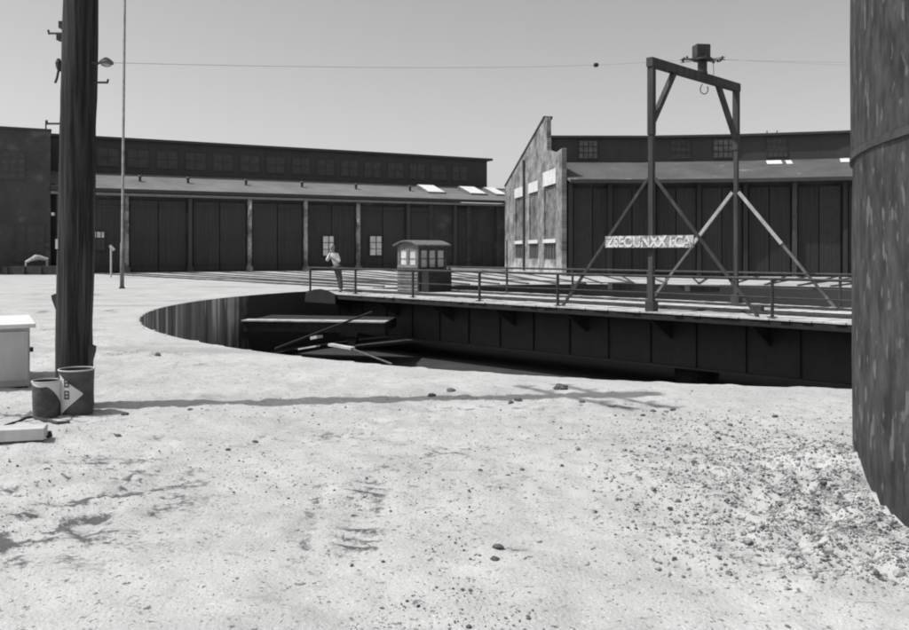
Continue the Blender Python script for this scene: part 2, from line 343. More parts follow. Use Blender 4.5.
# ------------------------------------------------------------------ turntable bridge
N0 = Vector((5.1, 21.95, 0)); D = Vector((.716, -.698, 0)).normalized(); NN = Vector((.698, .716, 0)).normalized(); UP = Vector((0,0,1))
def B(t, n, z=0): return N0 + D*t + NN*n + UP*z
T0, T1 = -14.7, 14.2
br = empty('turntable_bridge', B(0, 2.35, FLOOR), 'long dark girder bridge with pale walkways spanning the turntable pit', 'bridge')
for n in (.9, 3.8):
    gd = MB(); gd.box(B(T0+.4, n, -1.45), D*(T1-T0-.8), NN*.03, UP*1.2)
    gd.box(B(T0+.4, n-.15, -.28), D*(T1-T0-.8), NN*.33, UP*.05); gd.box(B(T0+.4, n-.15, -1.5), D*(T1-T0-.8), NN*.33, UP*.05)
    t = T0+.6
    while t < T1-.5:
        gd.box(B(t, n-.06, -1.44), D*.03, NN*.055, UP*1.15); t += 1.35
    gd.build('girder', M['girder'], br)
tb = MB(); t = T0
while t < T1:
    tb.box(B(t, .4, -.22), D*.2, NN*3.9, UP*.2); t += .45
tb.build('bridge_ties', M['wood_dark'], br)
MB().box(B(T0, .97, -.25), D*(T1-T0), NN*2.76, UP*.025).build('sun_shield', M['girder'], br)  # added unseen sheet under the ties, keeps sun off the pit floor
fb_ = MB(); t = T0
while t < T1:
    for n0_, n1_ in ((1.24,1.55),(1.72,2.98),(3.16,3.52)): fb_.box(B(t, n0_, -.0), D*.28, NN*(n1_-n0_), UP*(.05+random.uniform(-.006,.006)))
    t += .30
fb_.build('deck_boards', M['plank'], br)
for n0, n1 in ((-.22, .98), (3.72, 4.92)):
    wk = MB(); k = 0; nb = n0
    t = T0
    rr_ = random.Random(3)
    while t < T1:
        wk.box(B(t, n0+rr_.uniform(0,.05), -.018), D*.235, NN*(n1-n0-.05), UP*(.04+rr_.uniform(-.008,.008))); t += .245
    MB().box(B(T0, n0+.06, -.18), D*(T1-T0), NN*.1, UP*.155).build('edge_beam', M['near_black'], br)
    wk.build('walkway', M['plank'], br)
for n in (1.05, 3.55):
    MB().box(B(T0+.3, n, .0), D*(T1-T0-.6), NN*.16, UP*.08).build('guard_timber', M['wood_dark'], br)
for n in (1.63, 3.07):
    r_ = MB(); r_.box(B(T0, n-.065, .0), D*(T1-T0), NN*.13, UP*.03); r_.box(B(T0, n-.035, .03), D*(T1-T0), NN*.07, UP*.05)
    r_.build('rail', M['rail'], br)
t = T0+1.2
while t < T1:
    b_ = MB(); b_.prism([B(t, -.2, -.17), B(t, .88, -.17), B(t, .88, -.75)], D*.06); b_.build('bracket', M['steel'], br); t += 2.7
MB().prism([B(-14.75,-.27,-.35), B(-14.7,-.27,-.02), B(-14.2,-.27,.13), B(-13.8,-.27,.16), B(-13.4,-.27,.12), B(-12.9,-.27,-.02), B(-12.9,-.27,-.35)], NN*.06).build('end_plate', M['near_black'], br)
# railings
def railing(n, ts, gap):
    rl = MB(); h = .93
    rl.tube([B(ts[0], n, h), B(ts[-1], n, h)], .035, 8); 
    rl.tube([B(ts[0], n, .5), B(ts[-1], n, .5)], .018, 8)
    ro = rl.build('railing', M['steel'], br)
    off = wloc(br)
    for t in ts:
        if abs(t-gap) < .1: continue
        m = MB(); m.tube([B(t, n, .04), B(t, n, h)], .042, 8); m.box(B(t-.09, n-.09, .035), D*.18, NN*.18, UP*.02); m.build('post', M['steel'], ro)
railing(-.05, [-14.7,-12,-9,-6,-3,0,3.2,6,9,12,14], 0)
railing(4.72, [-14.2,-12,-9,-6,-3,0,3,6,9,12,14], 0)
# trailing bogies under each end
for t in (T0+1.6, T1-1.6):
    bo = MB(); bo.box(B(t-.5, .5, FLOOR+.5), D*1.0, NN*3.7, UP*.2)
    bt_ = bo.build('end_truck', M['girder'], br)
    for n in (.7, 4.0):
        m = MB(); m.tube([B(t, n-.07, FLOOR+.45), B(t, n+.07, FLOOR+.45)], .3, 24); m.build('wheel', M['steel'], bt_)
MB().tube([B(0,2.35,FLOOR), B(0,2.35,-1.4)], .6, 24).build('centre_pivot', M['girder'], br)
# small things on the deck
tag(MB().box(B(2.0, 1.35, .05), D*.3, NN*.2, UP*.16).build('toolbox', M['steel'], None, bevel=.02), 'small dark box left on the bridge deck right of the near gantry post', 'box')

# ------------------------------------------------------------------ power gantry over the bridge
ga = empty('power_gantry', B(0, 2.35, .05), 'tall dark timber arch astride the turntable bridge with diagonal braces', 'gantry')
HT = 6.33
for n, nm in ((-.02, 0), (4.72, 1)):
    m = MB(); m.box(B(-.12, n-.12, .02), D*.24, NN*.24, UP*.25)
    pw_ = .066 if nm == 0 else .056
    m.box(B(-pw_, n-pw_, .27), D*2*pw_, NN*2*pw_, UP*(HT-.27)); m.box(B(-.08, n-.08, HT-1.75), D*.16, NN*.16, UP*1.75); m.build('gantry_post', M['wood_dark'], ga)
bm_ = MB(); bm_.box(B(-.09, -.13, HT-.0), D*.18, NN*4.96, UP*.23); bm_.build('crossbeam', M['wood_dark'], ga)
for n, s in ((-.02, 1), (4.72, -1)):
    m = MB(); m.bar(B(0, n+s*.02, HT-1.45), B(0, n+s*1.15, HT+.05), .13, .13); m.build('knee_brace', M['wood_dark'], ga)
M['brace_sunlit'] = mat('sunlit_brace_tone', .3, .48, 4, stretch=(1,1,.3))  # sunlit tone for the far braces, painted as colour
for n, mm, hh in ((-.02, M['wood_dark'], 3.45), (4.72, M['steel_mid'], 3.3)):
    for s in (-1, 1):
        e = 2.85
        m = MB(); m.bar(B(0.0+s*.1, n, hh), B(s*e, n, .03), .06, .07); b0 = m.build('diagonal_brace', mm, ga)
        if n > 1:     # painted sunlight: pale strip over the upper half of the far braces
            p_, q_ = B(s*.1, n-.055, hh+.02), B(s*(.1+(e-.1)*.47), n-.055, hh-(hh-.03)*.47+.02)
            MB().bar(p_, q_, .03, .1).build('sunlit_strip', M['brace_sunlit'], b0)
# collector: box on a pedestal with wire arms
cc = B(.0, 2.66, HT+.23)
co_ = empty('current_collector', cc, 'dark box with spread wire arms sitting on top of the timber gantry', 'collector')
m = MB(); m.tube([cc, cc+UP*.04, cc+UP*.06, cc+UP*.32, cc+UP*.40], [.14,.14,.13,.13,.07], 14); m.build('pedestal', M['steel'], co_)
m = MB(); m.box(cc+Vector((-.20,-.17,.42)), (.40,.05,0), (-.05,.34,0), (0,0,.38)); m.build('housing', M['steel'], co_, bevel=.02)
m = MB(); m.tube([cc+UP*.36, cc+UP*.415], .27, 18); m.build('disc', M['steel'], co_)
for a in (8, 22, 40, 150, 172, 188, 205, 335, 350, 270, 90):
    v = Vector((math.cos(R(a)), math.sin(R(a)), 0)); l = .62 if a not in (270,90) else .4
    m = MB(); m.tube([cc+UP*.38+v*.2, cc+UP*(.38+.02*math.sin(a))+v*l], .012, 6)
    m.tube([cc+UP*.36+v*(l-.08), cc+UP*.43+v*(l-.08)], .028, 8); m.build('collector_arm', M['steel'], co_)
m = MB(); m.tube([cc+Vector((.3,0,.38)), cc+Vector((.32,0,0)), cc+Vector((.28,0,-.1))], .008, 6)
arc = [cc+Vector((.11*math.cos(a)+.05, 0, -.45+.13*math.sin(a))) for a in np.linspace(R(150), R(400), 12)]
m.tube(arc, .014, 8); m.tube([cc+Vector((0,0,-.3)), arc[0]], .014, 6); m.build('hanging_loop', M['steel'], co_)

# faded name board on the near gantry post
sb = empty('name_board', B(0, -.2, 1.66), 'faded white board of block letters fixed across the near gantry post', 'sign')
m = MB(); m.box(B(-1.30, -.2, 1.66), D*2.58, NN*.05, UP*.31); m.build('board', M['sign_ground'], sb)
cu = bpy.data.curves.new('lettering', 'FONT'); cu.body = 'ZSEOUNXX I:CA'; cu.size = .40; cu.extrude = .006; cu.offset = .010; cu.space_character = .92
to = bpy.data.objects.new('t', cu); col.objects.link(to)
dg = bpy.context.evaluated_depsgraph_get(); tm = bpy.data.meshes.new_from_object(to.evaluated_get(dg)); bpy.data.objects.remove(to)
xs = [v.co.x for v in tm.vertices]; ys = [v.co.y for v in tm.vertices]
for v in tm.vertices:
    x = (v.co.x-min(xs))/(max(xs)-min(xs))*2.5 - 1.26; y = (v.co.y-min(ys))/(max(ys)-min(ys))*.29; z = v.co.z
    q = B(x, -.2-.008-z, 1.67+y) - B(0,-.2,1.66); v.co = q
tm.materials.clear(); tm.materials.append(M['sign_white'])
lo = bpy.data.objects.new('lettering', tm); col.objects.link(lo); lo.parent = sb

# ------------------------------------------------------------------ control cab on the bridge
P = B(-11.15, 2.2, .04)          # its corner nearest the camera
cbn = empty('control_cab', P - D*.55 + NN*.75, 'small boarded control cab with curved roof standing on the turntable bridge', 'cab')
Wd, Ln, Hh = 1.12, 1.5, 1.78      # along -D, along NN
def Cb(a, b, z): return P - D*a + NN*b + UP*z
# floor and walls with window openings
m = MB(); m.box(Cb(0,0,0), -D*Wd, NN*Ln, UP*.06)
k = 0
for z in np.arange(.06, .9, .12):
    m.prism([Cb(0,.05,z), Cb(0,-.028,z+.0), Cb(0,.008,z+.115), Cb(0,.05,z+.115)], -D*Wd); k += 1
m.box(Cb(0,.012,.06), -D*Wd, NN*.03, UP*.86)
for a0, a1 in ((0,.12),(.5,.62),(Wd-.12,Wd)): m.box(Cb(a0,0,.92), -D*(a1-a0), NN*.05, UP*.62)
m.box(Cb(0,0,1.54), -D*Wd, NN*.05, UP*.24); m.build('side_wall', M['cabwood'], cbn)
m = MB(); 
m.box(Cb(0,.05,.06), -D*.05, NN*(Ln-.05), UP*.86)
for b0, b1 in ((.05,.17),(.5,.6),(.93,1.03),(Ln-.12,Ln)): m.box(Cb(0,b0,.92), -D*.05, NN*(b1-b0), UP*.62)
m.box(Cb(0,.05,1.54), -D*.05, NN*(Ln-.05), UP*.24); m.build('end_wall', M['cabdark'], cbn)  # end wall's shade put into darker boards than the side wall
m = MB(); m.box(Cb(Wd-.05,.05,.06), -D*.05, NN*(Ln-.05), UP*1.7); m.box(Cb(.05,Ln-.05,.06), -D*(Wd-.1), NN*.05, UP*1.7); m.build('rear_wall', M['cabdark'], cbn)
for a0, a1 in ((.12,.5),(.62,Wd-.12)):
    f = MB(); f.box(Cb(a0,.01,.92), -D*.03, NN*.02, UP*.62); f.box(Cb(a1-.03,.01,.92), -D*.03, NN*.02, UP*.62); f.box(Cb(a0,.01,1.22), -D*(a1-a0), NN*.02, UP*.03)
    fo = f.build('window', M['cabwood'], cbn); MB().box(Cb(a0,.03,.92), -D*(a1-a0), NN*.008, UP*.62).build('pane', M['pane'], fo)
for b0, b1 in ((.17,.5),(.6,.93),(1.03,Ln-.12)):
    f = MB(); f.box(Cb(.012,b0,1.22), -D*.02, NN*(b1-b0), UP*.03)
    fo = f.build('window', M['cabdark'], cbn); MB().box(Cb(.03,b0,.92), -D*.008, NN*(b1-b0), UP*.62).build('pane', M['pane_mid'], fo)
rf = MB(); na_ = 10; prof = []
for k in range(na_+1):
    s = k/na_; a = -.12 + s*(Wd+.24); prof.append((a, 1.76+.17*math.sin(math.pi*s)))
poly = [Cb(a, -.13, z) for a, z in prof] + [Cb(a, -.13, z-.05) for a, z in prof[::-1]]
rf.prism(poly, NN*(Ln+.26)); rf.build('roof', M['cabwood'], cbn)
gb = MB(); gb.prism([Cb(a, 0.004, z-.05) for a, z in prof[1:-1]] + [Cb(Wd-.02,.004,1.77), Cb(.02,.004,1.77)], NN*.04); gb.build('gable', M['cabwood'], cbn)
m = MB(); m.box(B(-11.1, 2.3, .04), D*.42, NN*1.2, UP*.85); db = m.build('machinery_cabinet', M['near_black'], None, bevel=.015)
tag(db, 'low black cabinet tight against the right end of the control cab', 'cabinet')

# ------------------------------------------------------------------ person on the bridge
def skin(name, verts, edges, m, parent, sub=2, root=0):
    off = wloc(parent)
    me = bpy.data.meshes.new(name); me.from_pydata([Vector(v[:3])-off for v in verts], edges, [])
    o = bpy.data.objects.new(name, me); col.objects.link(o); o.parent = parent
    o.modifiers.new('skin', 'SKIN')
    sv = me.skin_vertices
    if not sv:
        bmx = bmesh.new(); bmx.from_mesh(me); bmx.verts.layers.skin.verify(); bmx.to_mesh(me); bmx.free(); sv = me.skin_vertices
    for k, v in enumerate(verts):
        rx = v[3]; ry = v[4] if len(v) > 4 else rx
        sv[0].data[k].radius = (rx, ry); sv[0].data[k].use_root = (k == root)
    s = o.modifiers.new('sub', 'SUBSURF'); s.levels = sub; s.render_levels = sub
    me.materials.append(m); 
    for pl in me.polygons: pl.use_smooth = True
    o.modifiers['skin'].use_smooth_shade = True
    return o
FT = B(-13.55, .45, .04)
pe = empty('person', FT, 'person in a white shirt and dark trousers standing on the bridge behind its railing', 'person')
def P3(x, y, z): return tuple(FT + Vector((x, y, z)))   # x right in the picture, y away, z up
pel = P3(-.10, .02, .93)
body = [pel+(.13,.10), P3(-.16,.02,1.12)+(.125,.095), P3(-.22,.02,1.33)+(.125,.09), P3(-.25,.0,1.45)+(.07,.07), P3(-.255,-.02,1.52)+(.055,.055),
        P3(-.265,-.035,1.60)+(.075,.09), P3(-.27,-.03,1.70)+(.085,.10), P3(-.27,-.02,1.78)+(.055,.065),      # head 5,6,7
        P3(-.04,-.05,.88)+(.09,), P3(.04,-.07,.50)+(.06,), P3(.07,-.03,.09)+(.042,), P3(.02,-.16,.035)+(.035,),        # right-hand leg 8-11
        P3(-.14,.10,.88)+(.09,), P3(-.05,.12,.48)+(.06,), P3(.01,.16,.09)+(.042,), P3(-.05,.04,.035)+(.035,),          # 12-15
        P3(-.08,.0,1.38)+(.055,), P3(.0,-.06,1.12)+(.045,), P3(-.18,-.20,1.20)+(.032,), P3(-.24,-.21,1.24)+(.03,.02),   # arm 16-19
        P3(-.36,.0,1.39)+(.055,), P3(-.46,-.12,1.16)+(.045,), P3(-.34,-.22,1.38)+(.032,), P3(-.30,-.21,1.45)+(.03,.02)] # arm 20-23
edges = [(0,1),(1,2),(2,3),(3,4),(4,5),(5,6),(6,7),(0,8),(8,9),(9,10),(10,11),(0,12),(12,13),(13,14),(14,15),(2,16),(16,17),(17,18),(18,19),(2,20),(20,21),(21,22),(22,23)]
bo = skin('body', body, edges, M['skin'], pe)
skin('shirt', [body[0][:3]+(.145,.12), body[1][:3]+(.135,.11), body[2][:3]+(.14,.11), body[3][:3]+(.075,.07), body[16][:3]+(.07,), body[17][:3]+(.062,), P3(-.12,-.17,1.18)+(.048,),
     body[20][:3]+(.07,), body[21][:3]+(.062,), P3(-.37,-.2,1.33)+(.046,)], [(0,1),(1,2),(2,3),(2,4),(4,5),(5,6),(2,7),(7,8),(8,9)], M['shirt'], pe)
skin('trousers', [P3(-.11,.02,.98)+(.15,.125), body[8][:3]+(.11,), body[9][:3]+(.085,), body[10][:3]+(.07,), body[12][:3]+(.11,), body[13][:3]+(.085,), body[14][:3]+(.07,)], [(0,1),(1,2),(2,3),(0,4),(4,5),(5,6)], M['trousers'], pe)
for a_, b_ in ((10,11),(14,15)):
    skin('boot', [body[a_][:3]+(.055,), P3(*(Vector(body[a_][:3])-FT-Vector((0,0,.05))))+(.055,), body[b_][:3]+(.045,.04)], [(0,1),(1,2)], M['boot'], pe, root=1)
skin('hair', [P3(-.262,.0,1.70)+(.095,.10), P3(-.268,-.015,1.78)+(.08,.085)], [(0,1)], M['hair'], pe)
hf = Vector(body[6][:3])-FT
skin('nose', [P3(hf.x-.01,hf.y-.10,hf.z-.01)+(.016,), P3(hf.x-.01,hf.y-.115,hf.z-.045)+(.02,)], [(0,1)], M['skin'], bo, 1)
for s in (-1,1):
    skin('eye', [P3(hf.x-.01+s*.03,hf.y-.092,hf.z+.005)+(.012,), P3(hf.x-.01+s*.032,hf.y-.094,hf.z+.006)+(.012,)], [(0,1)], M['hair'], bo, 1)
    skin('ear', [P3(hf.x+s*.088,hf.y,hf.z)+(.014,.025), P3(hf.x+s*.09,hf.y,hf.z-.04)+(.012,.02)], [(0,1)], M['skin'], bo, 1)
skin('mouth', [P3(hf.x-.035,hf.y-.09,hf.z-.075)+(.008,), P3(hf.x+.015,hf.y-.09,hf.z-.075)+(.008,)], [(0,1)], M['hair'], bo, 1)
for hi_, dr in ((19, Vector((-1,-.1,.5))), (23, Vector((.5,.1,.9)))):
    h0 = Vector(body[hi_][:3])-FT; dr = dr.normalized(); sd_ = dr.cross(Vector((0,-1,0))).normalized()
    for k in range(4):
        a_ = h0+sd_*(k-1.5)*.018; l = (.06,.075,.07,.055)[k]
        b_ = a_+dr*(.03+l*.5); c_ = b_+dr*l*.4+Vector((0,.03,0))
        skin('finger', [P3(*a_)+(.009,), P3(*b_)+(.009,), P3(*c_)+(.007,)], [(0,1),(1,2)], M['skin'], bo, 1)
    a_ = h0-sd_*.02; skin('thumb', [P3(*a_)+(.01,), P3(*(a_-sd_*.03+dr*.02))+(.01,), P3(*(a_-sd_*.035+dr*.05))+(.008,)], [(0,1),(1,2)], M['skin'], bo, 1)

# ------------------------------------------------------------------ far roundhouse (left)
O = Vector((-27.7, 58.3, 0)); U = Vector((32.16, 16.7, 0)).normalized(); Wv = Vector((-U.y, U.x, 0))
def F_(a, b, z): return O + U*a + Wv*b + UP*z
def a_of(px, b=0):      # distance along the facade seen at column px
    k = (px-454.5)/850; q = O + Wv*b; return (k*q.y - q.x)/(U.x - k*U.y)
rh = empty('roundhouse', F_(18, 8, 0), 'long low dark roundhouse with grey felt roof and clerestory across the background', 'building')
A0, A1 = 0.0, a_of(503)+5.0
CB = 6.3
aC = a_of(487, CB)
EZ, CZ, TZ = 5.75, 7.55, 10.15
m = MB(); m.prism([F_(A0,-.55,EZ+.12), F_(A0,CB-.02,CZ), F_(A0,CB-.02,CZ-.15), F_(A0,-.55,EZ-.03)], U*(A1-A0)); m.build('roof', M['roof'], rh)
m = MB(); m.box(F_(A0,-.66,EZ-.07), U*(A1-A0), Wv*.1, UP*.24); m.build('fascia', M['trim'], rh)
m = MB(); m.box(F_(A0,-.45,EZ-.3), U*(A1-A0), Wv*.3, UP*.18); m.build('gutter', M['trim_pale'], rh)
m = MB(); m.box(F_(A0,.42,0), U*(A1-A0), Wv*.2, UP*(EZ-.1)); m.box(F_(A0,.42,0), U*.3, Wv*21, UP*6.2); m.box(F_(A1-.3,.63,0), U*.3, Wv*21, UP*6.2); m.box(F_(A0+.3,21.2,0), U*(A1-A0-.6), Wv*.3, UP*6); m.build('wall', M['wall_dark'], rh)
m = MB(); m.box(F_(A0-12,CB,CZ-.6), U*(aC-A0+12), Wv*.25, UP*(TZ-CZ+.6)); m.box(F_(aC-.25,CB+.25,CZ-.6), U*.25, Wv*8, UP*(TZ-CZ+.6)); m.box(F_(A0-12,CB+8.25,CZ-.6), U*(aC-A0+12), Wv*.25, UP*(TZ-CZ+.6)); m.build('clerestory_wall', M['clere'], rh)
m = MB(); m.box(F_(A0-12.3,CB-.35,TZ), U*(aC-A0+12.75), Wv*9.3, UP*.2); m.build('clerestory_roof', M['trim'], rh)
m = MB(); m.prism([F_(A0,CB+8.5,CZ), F_(A0,21.6,EZ+.3), F_(A0,21.6,EZ+.1), F_(A0,CB+8.5,CZ-.2)], U*(A1-A0)); 
m.prism([F_(aC,CB-.02,CZ), F_(aC,CB+8.5,CZ), F_(aC,CB+8.5,CZ-.15), F_(aC,CB-.02,CZ-.15)], U*(A1-aC)); m.build('rear_roof', M['roof'], rh)
# clerestory windows
a = 1.2
while a < aC-2:
    f = MB()
    for (x0, z0, ww, hh) in ((0,0,.08,1.5),(1.62,0,.08,1.5),(.08,0,1.54,.08),(.08,1.42,1.54,.08),(.82,.08,.05,1.34),(.08,.74,.74,.05),(.87,.74,.75,.05)):
        f.box(F_(a+x0, CB-.05, CZ+.5+z0), U*ww, Wv*.05, UP*hh)
    fo = f.build('window', M['trim'], rh)
    MB().box(F_(a+.08, CB-.018, CZ+.58), U*1.54, Wv*.01, UP*1.34).build('pane', M['pane_dim'], fo)
    a += 2.2
# door posts and the doors between them
posts = [4.4*k + .5 for k in range(0, 10)]
for k, a in enumerate(posts):
    if a > A1-1: break
    m = MB(); m.box(F_(a-.13, -.02, 0), U*.26, Wv*.3, UP*(EZ-.32)); m.box(F_(a-.22,-.06,0), U*.44, Wv*.38, UP*.35)
    if k < 8: m.build('door_post', M['post'] if k in (1,3,4,5) else M['door2'], rh)
    for s in (0, 1):
        if k >= 6 and s == 1: continue
        if k >= 8: continue
        x0 = a+.25+s*1.97; d_ = MB(); nb = 7
        for q in range(nb):
            d_.box(F_(x0+q*1.9/nb, .26+.006*(q%2), .08), U*(1.9/nb-.006), Wv*.05, UP*(EZ-.65))
        for zz in (.5, 2.4, 4.6): d_.box(F_(x0+.02, .2, zz), U*1.86, Wv*.055, UP*.16)
        do = d_.build('door', M['door'] if (k+s) % 3 else M['clere'], rh)
def far_window(px, y0, y1, wpx, mm, cols=2, rows=3):
    a = a_of(px); Zd = F_(a,.15,0).y; z1 = 1.6+(250-y0)/850*Zd; z0 = 1.6+(250-y1)/850*Zd; ww = wpx/850*Zd*1.25
    f = MB(); b = .12
    for x in [0]+[i_*ww/cols for i_ in range(1, cols)]+[ww-.06]: f.box(F_(a-ww/2+x, b, z0), U*.06, Wv*.06, UP*(z1-z0))
    for q in range(rows+1): f.box(F_(a-ww/2, b-.004, z0+q*(z1-z0)/rows-.02), U*ww, Wv*.05, UP*.05)
    fo = f.build('door_window', M['clere'], rh); fo['label'] = 'small paned window with glass toned for daylight set in the dark doors'
    MB().box(F_(a-ww/2+.02, b+.03, z0), U*(ww-.04), Wv*.02, UP*(z1-z0)).build('pane', mm, fo)
far_window(329, 236, 256, 10, M['pane']); far_window(376.5, 236, 255.5, 11, M['pane']); far_window(98.5, 231.5, 238, 10, M['pane'], 3, 1)
far_window(98.5, 239, 250, 10, M['pane_dim'], 3, 2)
# blank boarded bays and a wicket door at the right end
for px in (432, 470, 500):
    a = a_of(px); m = MB(); m.box(F_(a-.2, .2, 0), U*.4, Wv*.218, UP*(EZ-.3)); m.build('pilaster', M['wall_dark'], rh)
a = a_of(484); m = MB(); m.box(F_(a, .36, 0), U*1.1, Wv*.055, UP*2.3); m.build('wicket_door', M['door'], rh)
# skylights and roof vents
for px, wpx in ((433,17),(474.5,17),(497,12)):
    a = a_of(px, 3); sl_ = MB(); ww = wpx/850*76*1.15
    def RP(a_, b_, h): return F_(a_, b_, EZ+.12+(b_+.55)/(CB+.53)*(CZ-EZ-.12)+h)
    sl_.prism([RP(a-ww/2,2.1,.02), RP(a-ww/2,4.6,.02), RP(a-ww/2,4.6,.32), RP(a-ww/2,2.1,.12)], U*ww)
    so_ = sl_.build('skylight', M['roof'], rh)
    g_ = MB(); g_.prism([RP(a-ww/2+.1,2.2,.14), RP(a-ww/2+.1,4.5,.325), RP(a-ww/2+.1,4.5,.35), RP(a-ww/2+.1,2.2,.165)], U*(ww-.2)); g_.build('pane', M['white'], so_)
for px in (140,188,246,302,356,410):
    a = a_of(px, 3); m = MB(); p_ = F_(a, 3, EZ+.9); m.tube([p_, p_+UP*.45], .1, 8); m.tube([p_+UP*.45, p_+UP*.6], [.22,.05], 8); m.build('roof_vent', M['steel'], rh)
# taller wing at the extreme left
wg = empty('brick_wing', F_(-6,6,0), 'tall dark brick wing closing the left end of the far roundhouse', 'building')
m = MB(); m.box(F_(-12,-.3,0), U*11.98, Wv*.4, UP*9.7); m.box(F_(-.45,.1,0), U*.43, Wv*5.8, UP*9.7); m.box(F_(-12,5.6,0), U*11.5, Wv*.3, UP*9.5); m.box(F_(-12,.1,0), U*.4, Wv*5.5, UP*9.5)
m.build('wall', M['wall_dark'], wg)
m = MB(); m.box(F_(-12.1,-.4,9.7), U*12.15, Wv*6.4, UP*.15); m.build('roof', M['trim'], wg)
for px0, y0, y1, ww, mm in ((12.5,152,180,1.5,M['pane_dim']), (-20,152,180,1.5,M['pane_dim']), (30,225,262,1.8,M['door2'])):
    a = a_of(px0,-.3); Zd = F_(a,0,0).y; z1 = 1.6+(250-y0)/850*Zd; z0 = max(.05, 1.6+(250-y1)/850*Zd)
    f = MB()
    for x in (0, ww/3, 2*ww/3, ww-.06): f.box(F_(a-ww/2+x, -.36, z0), U*.06, Wv*.05, UP*(z1-z0))
    for q in range(5): f.box(F_(a-ww/2, -.365, z0+q*(z1-z0)/4), U*ww, Wv*.05, UP*.05)
    fo = f.build('window', M['door2'], wg); MB().box(F_(a-ww/2, -.325, z0), U*ww, Wv*.02, UP*(z1-z0)).build('pane', mm, fo)
m = MB(); m.tube([F_(-.3,-.2,9.85), F_(-.3,-.2,10.4)], .05, 8); m.build('vent_pipe', M['steel'], wg)

# ------------------------------------------------------------------ near roundhouse (right) with its brick end wall
W0 = Vector((6.7, 52, 0)); E = Vector((-2.4, 18, 0)).normalized(); Q = Vector((E.y, -E.x, 0))   # Q points into the building (to the right)
def G_(v, q, z): return W0 + E*v + Q*q + UP*z
EA = math.atan2(E.y, E.x)
M['brick'] = brick('old_brick', EA, .20, .27, .34)
M['brick_panel'] = brick('newer_brick', EA, .20, .25, .10, stain=False)
r2 = empty('brick_ended_roundhouse', (14, 58, 0), 'near roundhouse with sunlit brick end wall and dark engine doors, right of centre', 'building')
prof = [(0,7.85),(1.2,7.75),(2.6,7.9),(3.75,8.15),(3.9,10.4),(4.5,10.36),(17.9,6.85),(18.16,6.8)]
def topz(v):
    for (a_, z_a), (b_, z_b) in zip(prof[:-1], prof[1:]):
        if a_ <= v <= b_: return z_a+(z_b-z_a)*(v-a_)/(b_-a_)
    return prof[-1][1]
ew = MB(); 
ew.prism([G_(0,.0,0)] + [G_(v,.0,z) for v, z in prof] + [G_(18.16,.0,0)], Q*.16)
ew = ew.build('end_wall', M['brick'], r2)
panels = [(1.45,4.6,2.35,5.8),(6.35,9.1,2.3,5.65),(11.15,14.0,2.25,5.6)]
# proud outer layer leaving the panels and windows recessed
ol = MB(); cuts = sorted(set([0,3.75,3.9,4.5,18.16]+[p_[0] for p_ in panels]+[p_[1] for p_ in panels]+[1.2,2.6]+[17.0,17.75]))
for va, vb in zip(cuts[:-1], cuts[1:]):
    vm = (va+vb)/2; zs = [(0, None)]
    pn = [p_ for p_ in panels if p_[0] <= vm <= p_[1]]
    spans = []
    if pn: spans = [(0,.95),(2.08,2.30),(pn[0][3], None)]
    elif 17.0 <= vm <= 17.75: spans = [(2.4, None)]
    else: spans = [(0, None)]
    for z0, z1 in spans:
        if pn and z0 == 2.08: continue
        if z1 is None: ol.prism([G_(va,-.14,z0), G_(va,-.14,topz(va)-.02), G_(vb,-.14,topz(vb)-.02), G_(vb,-.14,z0)], Q*.137)
        else: ol.box(G_(va,-.14,z0), E*(vb-va), Q*.137, UP*(z1-z0))
ol.build('brick_face', M['brick'], r2)
for (va, vb, z0, z1) in panels:
    MB().box(G_(va-.12,-.19,z1), E*(vb-va+.24), Q*.1, UP*(.95 if va < 3 else .72)).build('lintel', M['lintel'], r2)
    MB().box(G_(va-.1,-.2,2.06), E*(vb-va+.2), Q*.195, UP*.24).build('sill', M['lintel'], r2)
    MB().box(G_(va,-.03,2.3), E*(vb-va), Q*.026, UP*(z1-2.3)).build('brick_infill', M['brick_panel'], r2)
    f = MB(); n_ = 4
    for k in range(n_+1): f.box(G_(va+k*(vb-va-.1)/n_,-.07,.95), E*.1, Q*.05, UP*1.11)
    f.box(G_(va,-.074,.95), E*(vb-va), Q*.05, UP*.07)
    fo = f.build('window', M['cabwood'], r2); MB().box(G_(va,-.015,.95), E*(vb-va), Q*.012, UP*1.11).build('pane', M['wall_dark'], fo)
MB().box(G_(17.0,-.04,0), E*.75, Q*.036, UP*2.4).build('door', M['clere'], r2)
m = MB(); m.tube([G_(10.5,-.24,.1), G_(10.5,-.24,8.2)], .09, 8); m.build('downpipe', M['wood_dark'], r2)
cp = MB()
for (a_, z_a), (b_, z_b) in zip(prof[5:-1], prof[6:]): cp.prism([G_(a_,-.2,z_a), G_(b_,-.2,z_b), G_(b_,-.2,z_b+.14), G_(a_,-.2,z_a+.14)], Q*.62)
cp.build('coping', M['trim'], r2)
PL = [Vector(p_) for p_ in ((6.9,52.0,0),(12.2,52.1,0),(17.6,51.4,0),(23,50.0,0),(28.3,48,0),(33.5,45.3,0),(38.5,42.0,0))]
nrm = []
for k in range(len(PL)):
    d_ = (PL[min(k+1,len(PL)-1)]-PL[max(k-1,0)]).normalized(); nrm.append(Vector((-d_.y, d_.x, 0)))
nrm[0] = Vector((-.137,1,0))
def H_(k, b, z, s=0.0):     # point on polyline k+s, inset b
    if k+1 >= len(PL): return PL[k]+nrm[k]*b+UP*z
    return (PL[k]+nrm[k]*b)*(1-s) + (PL[k+1]+nrm[k+1]*b)*s + UP*z
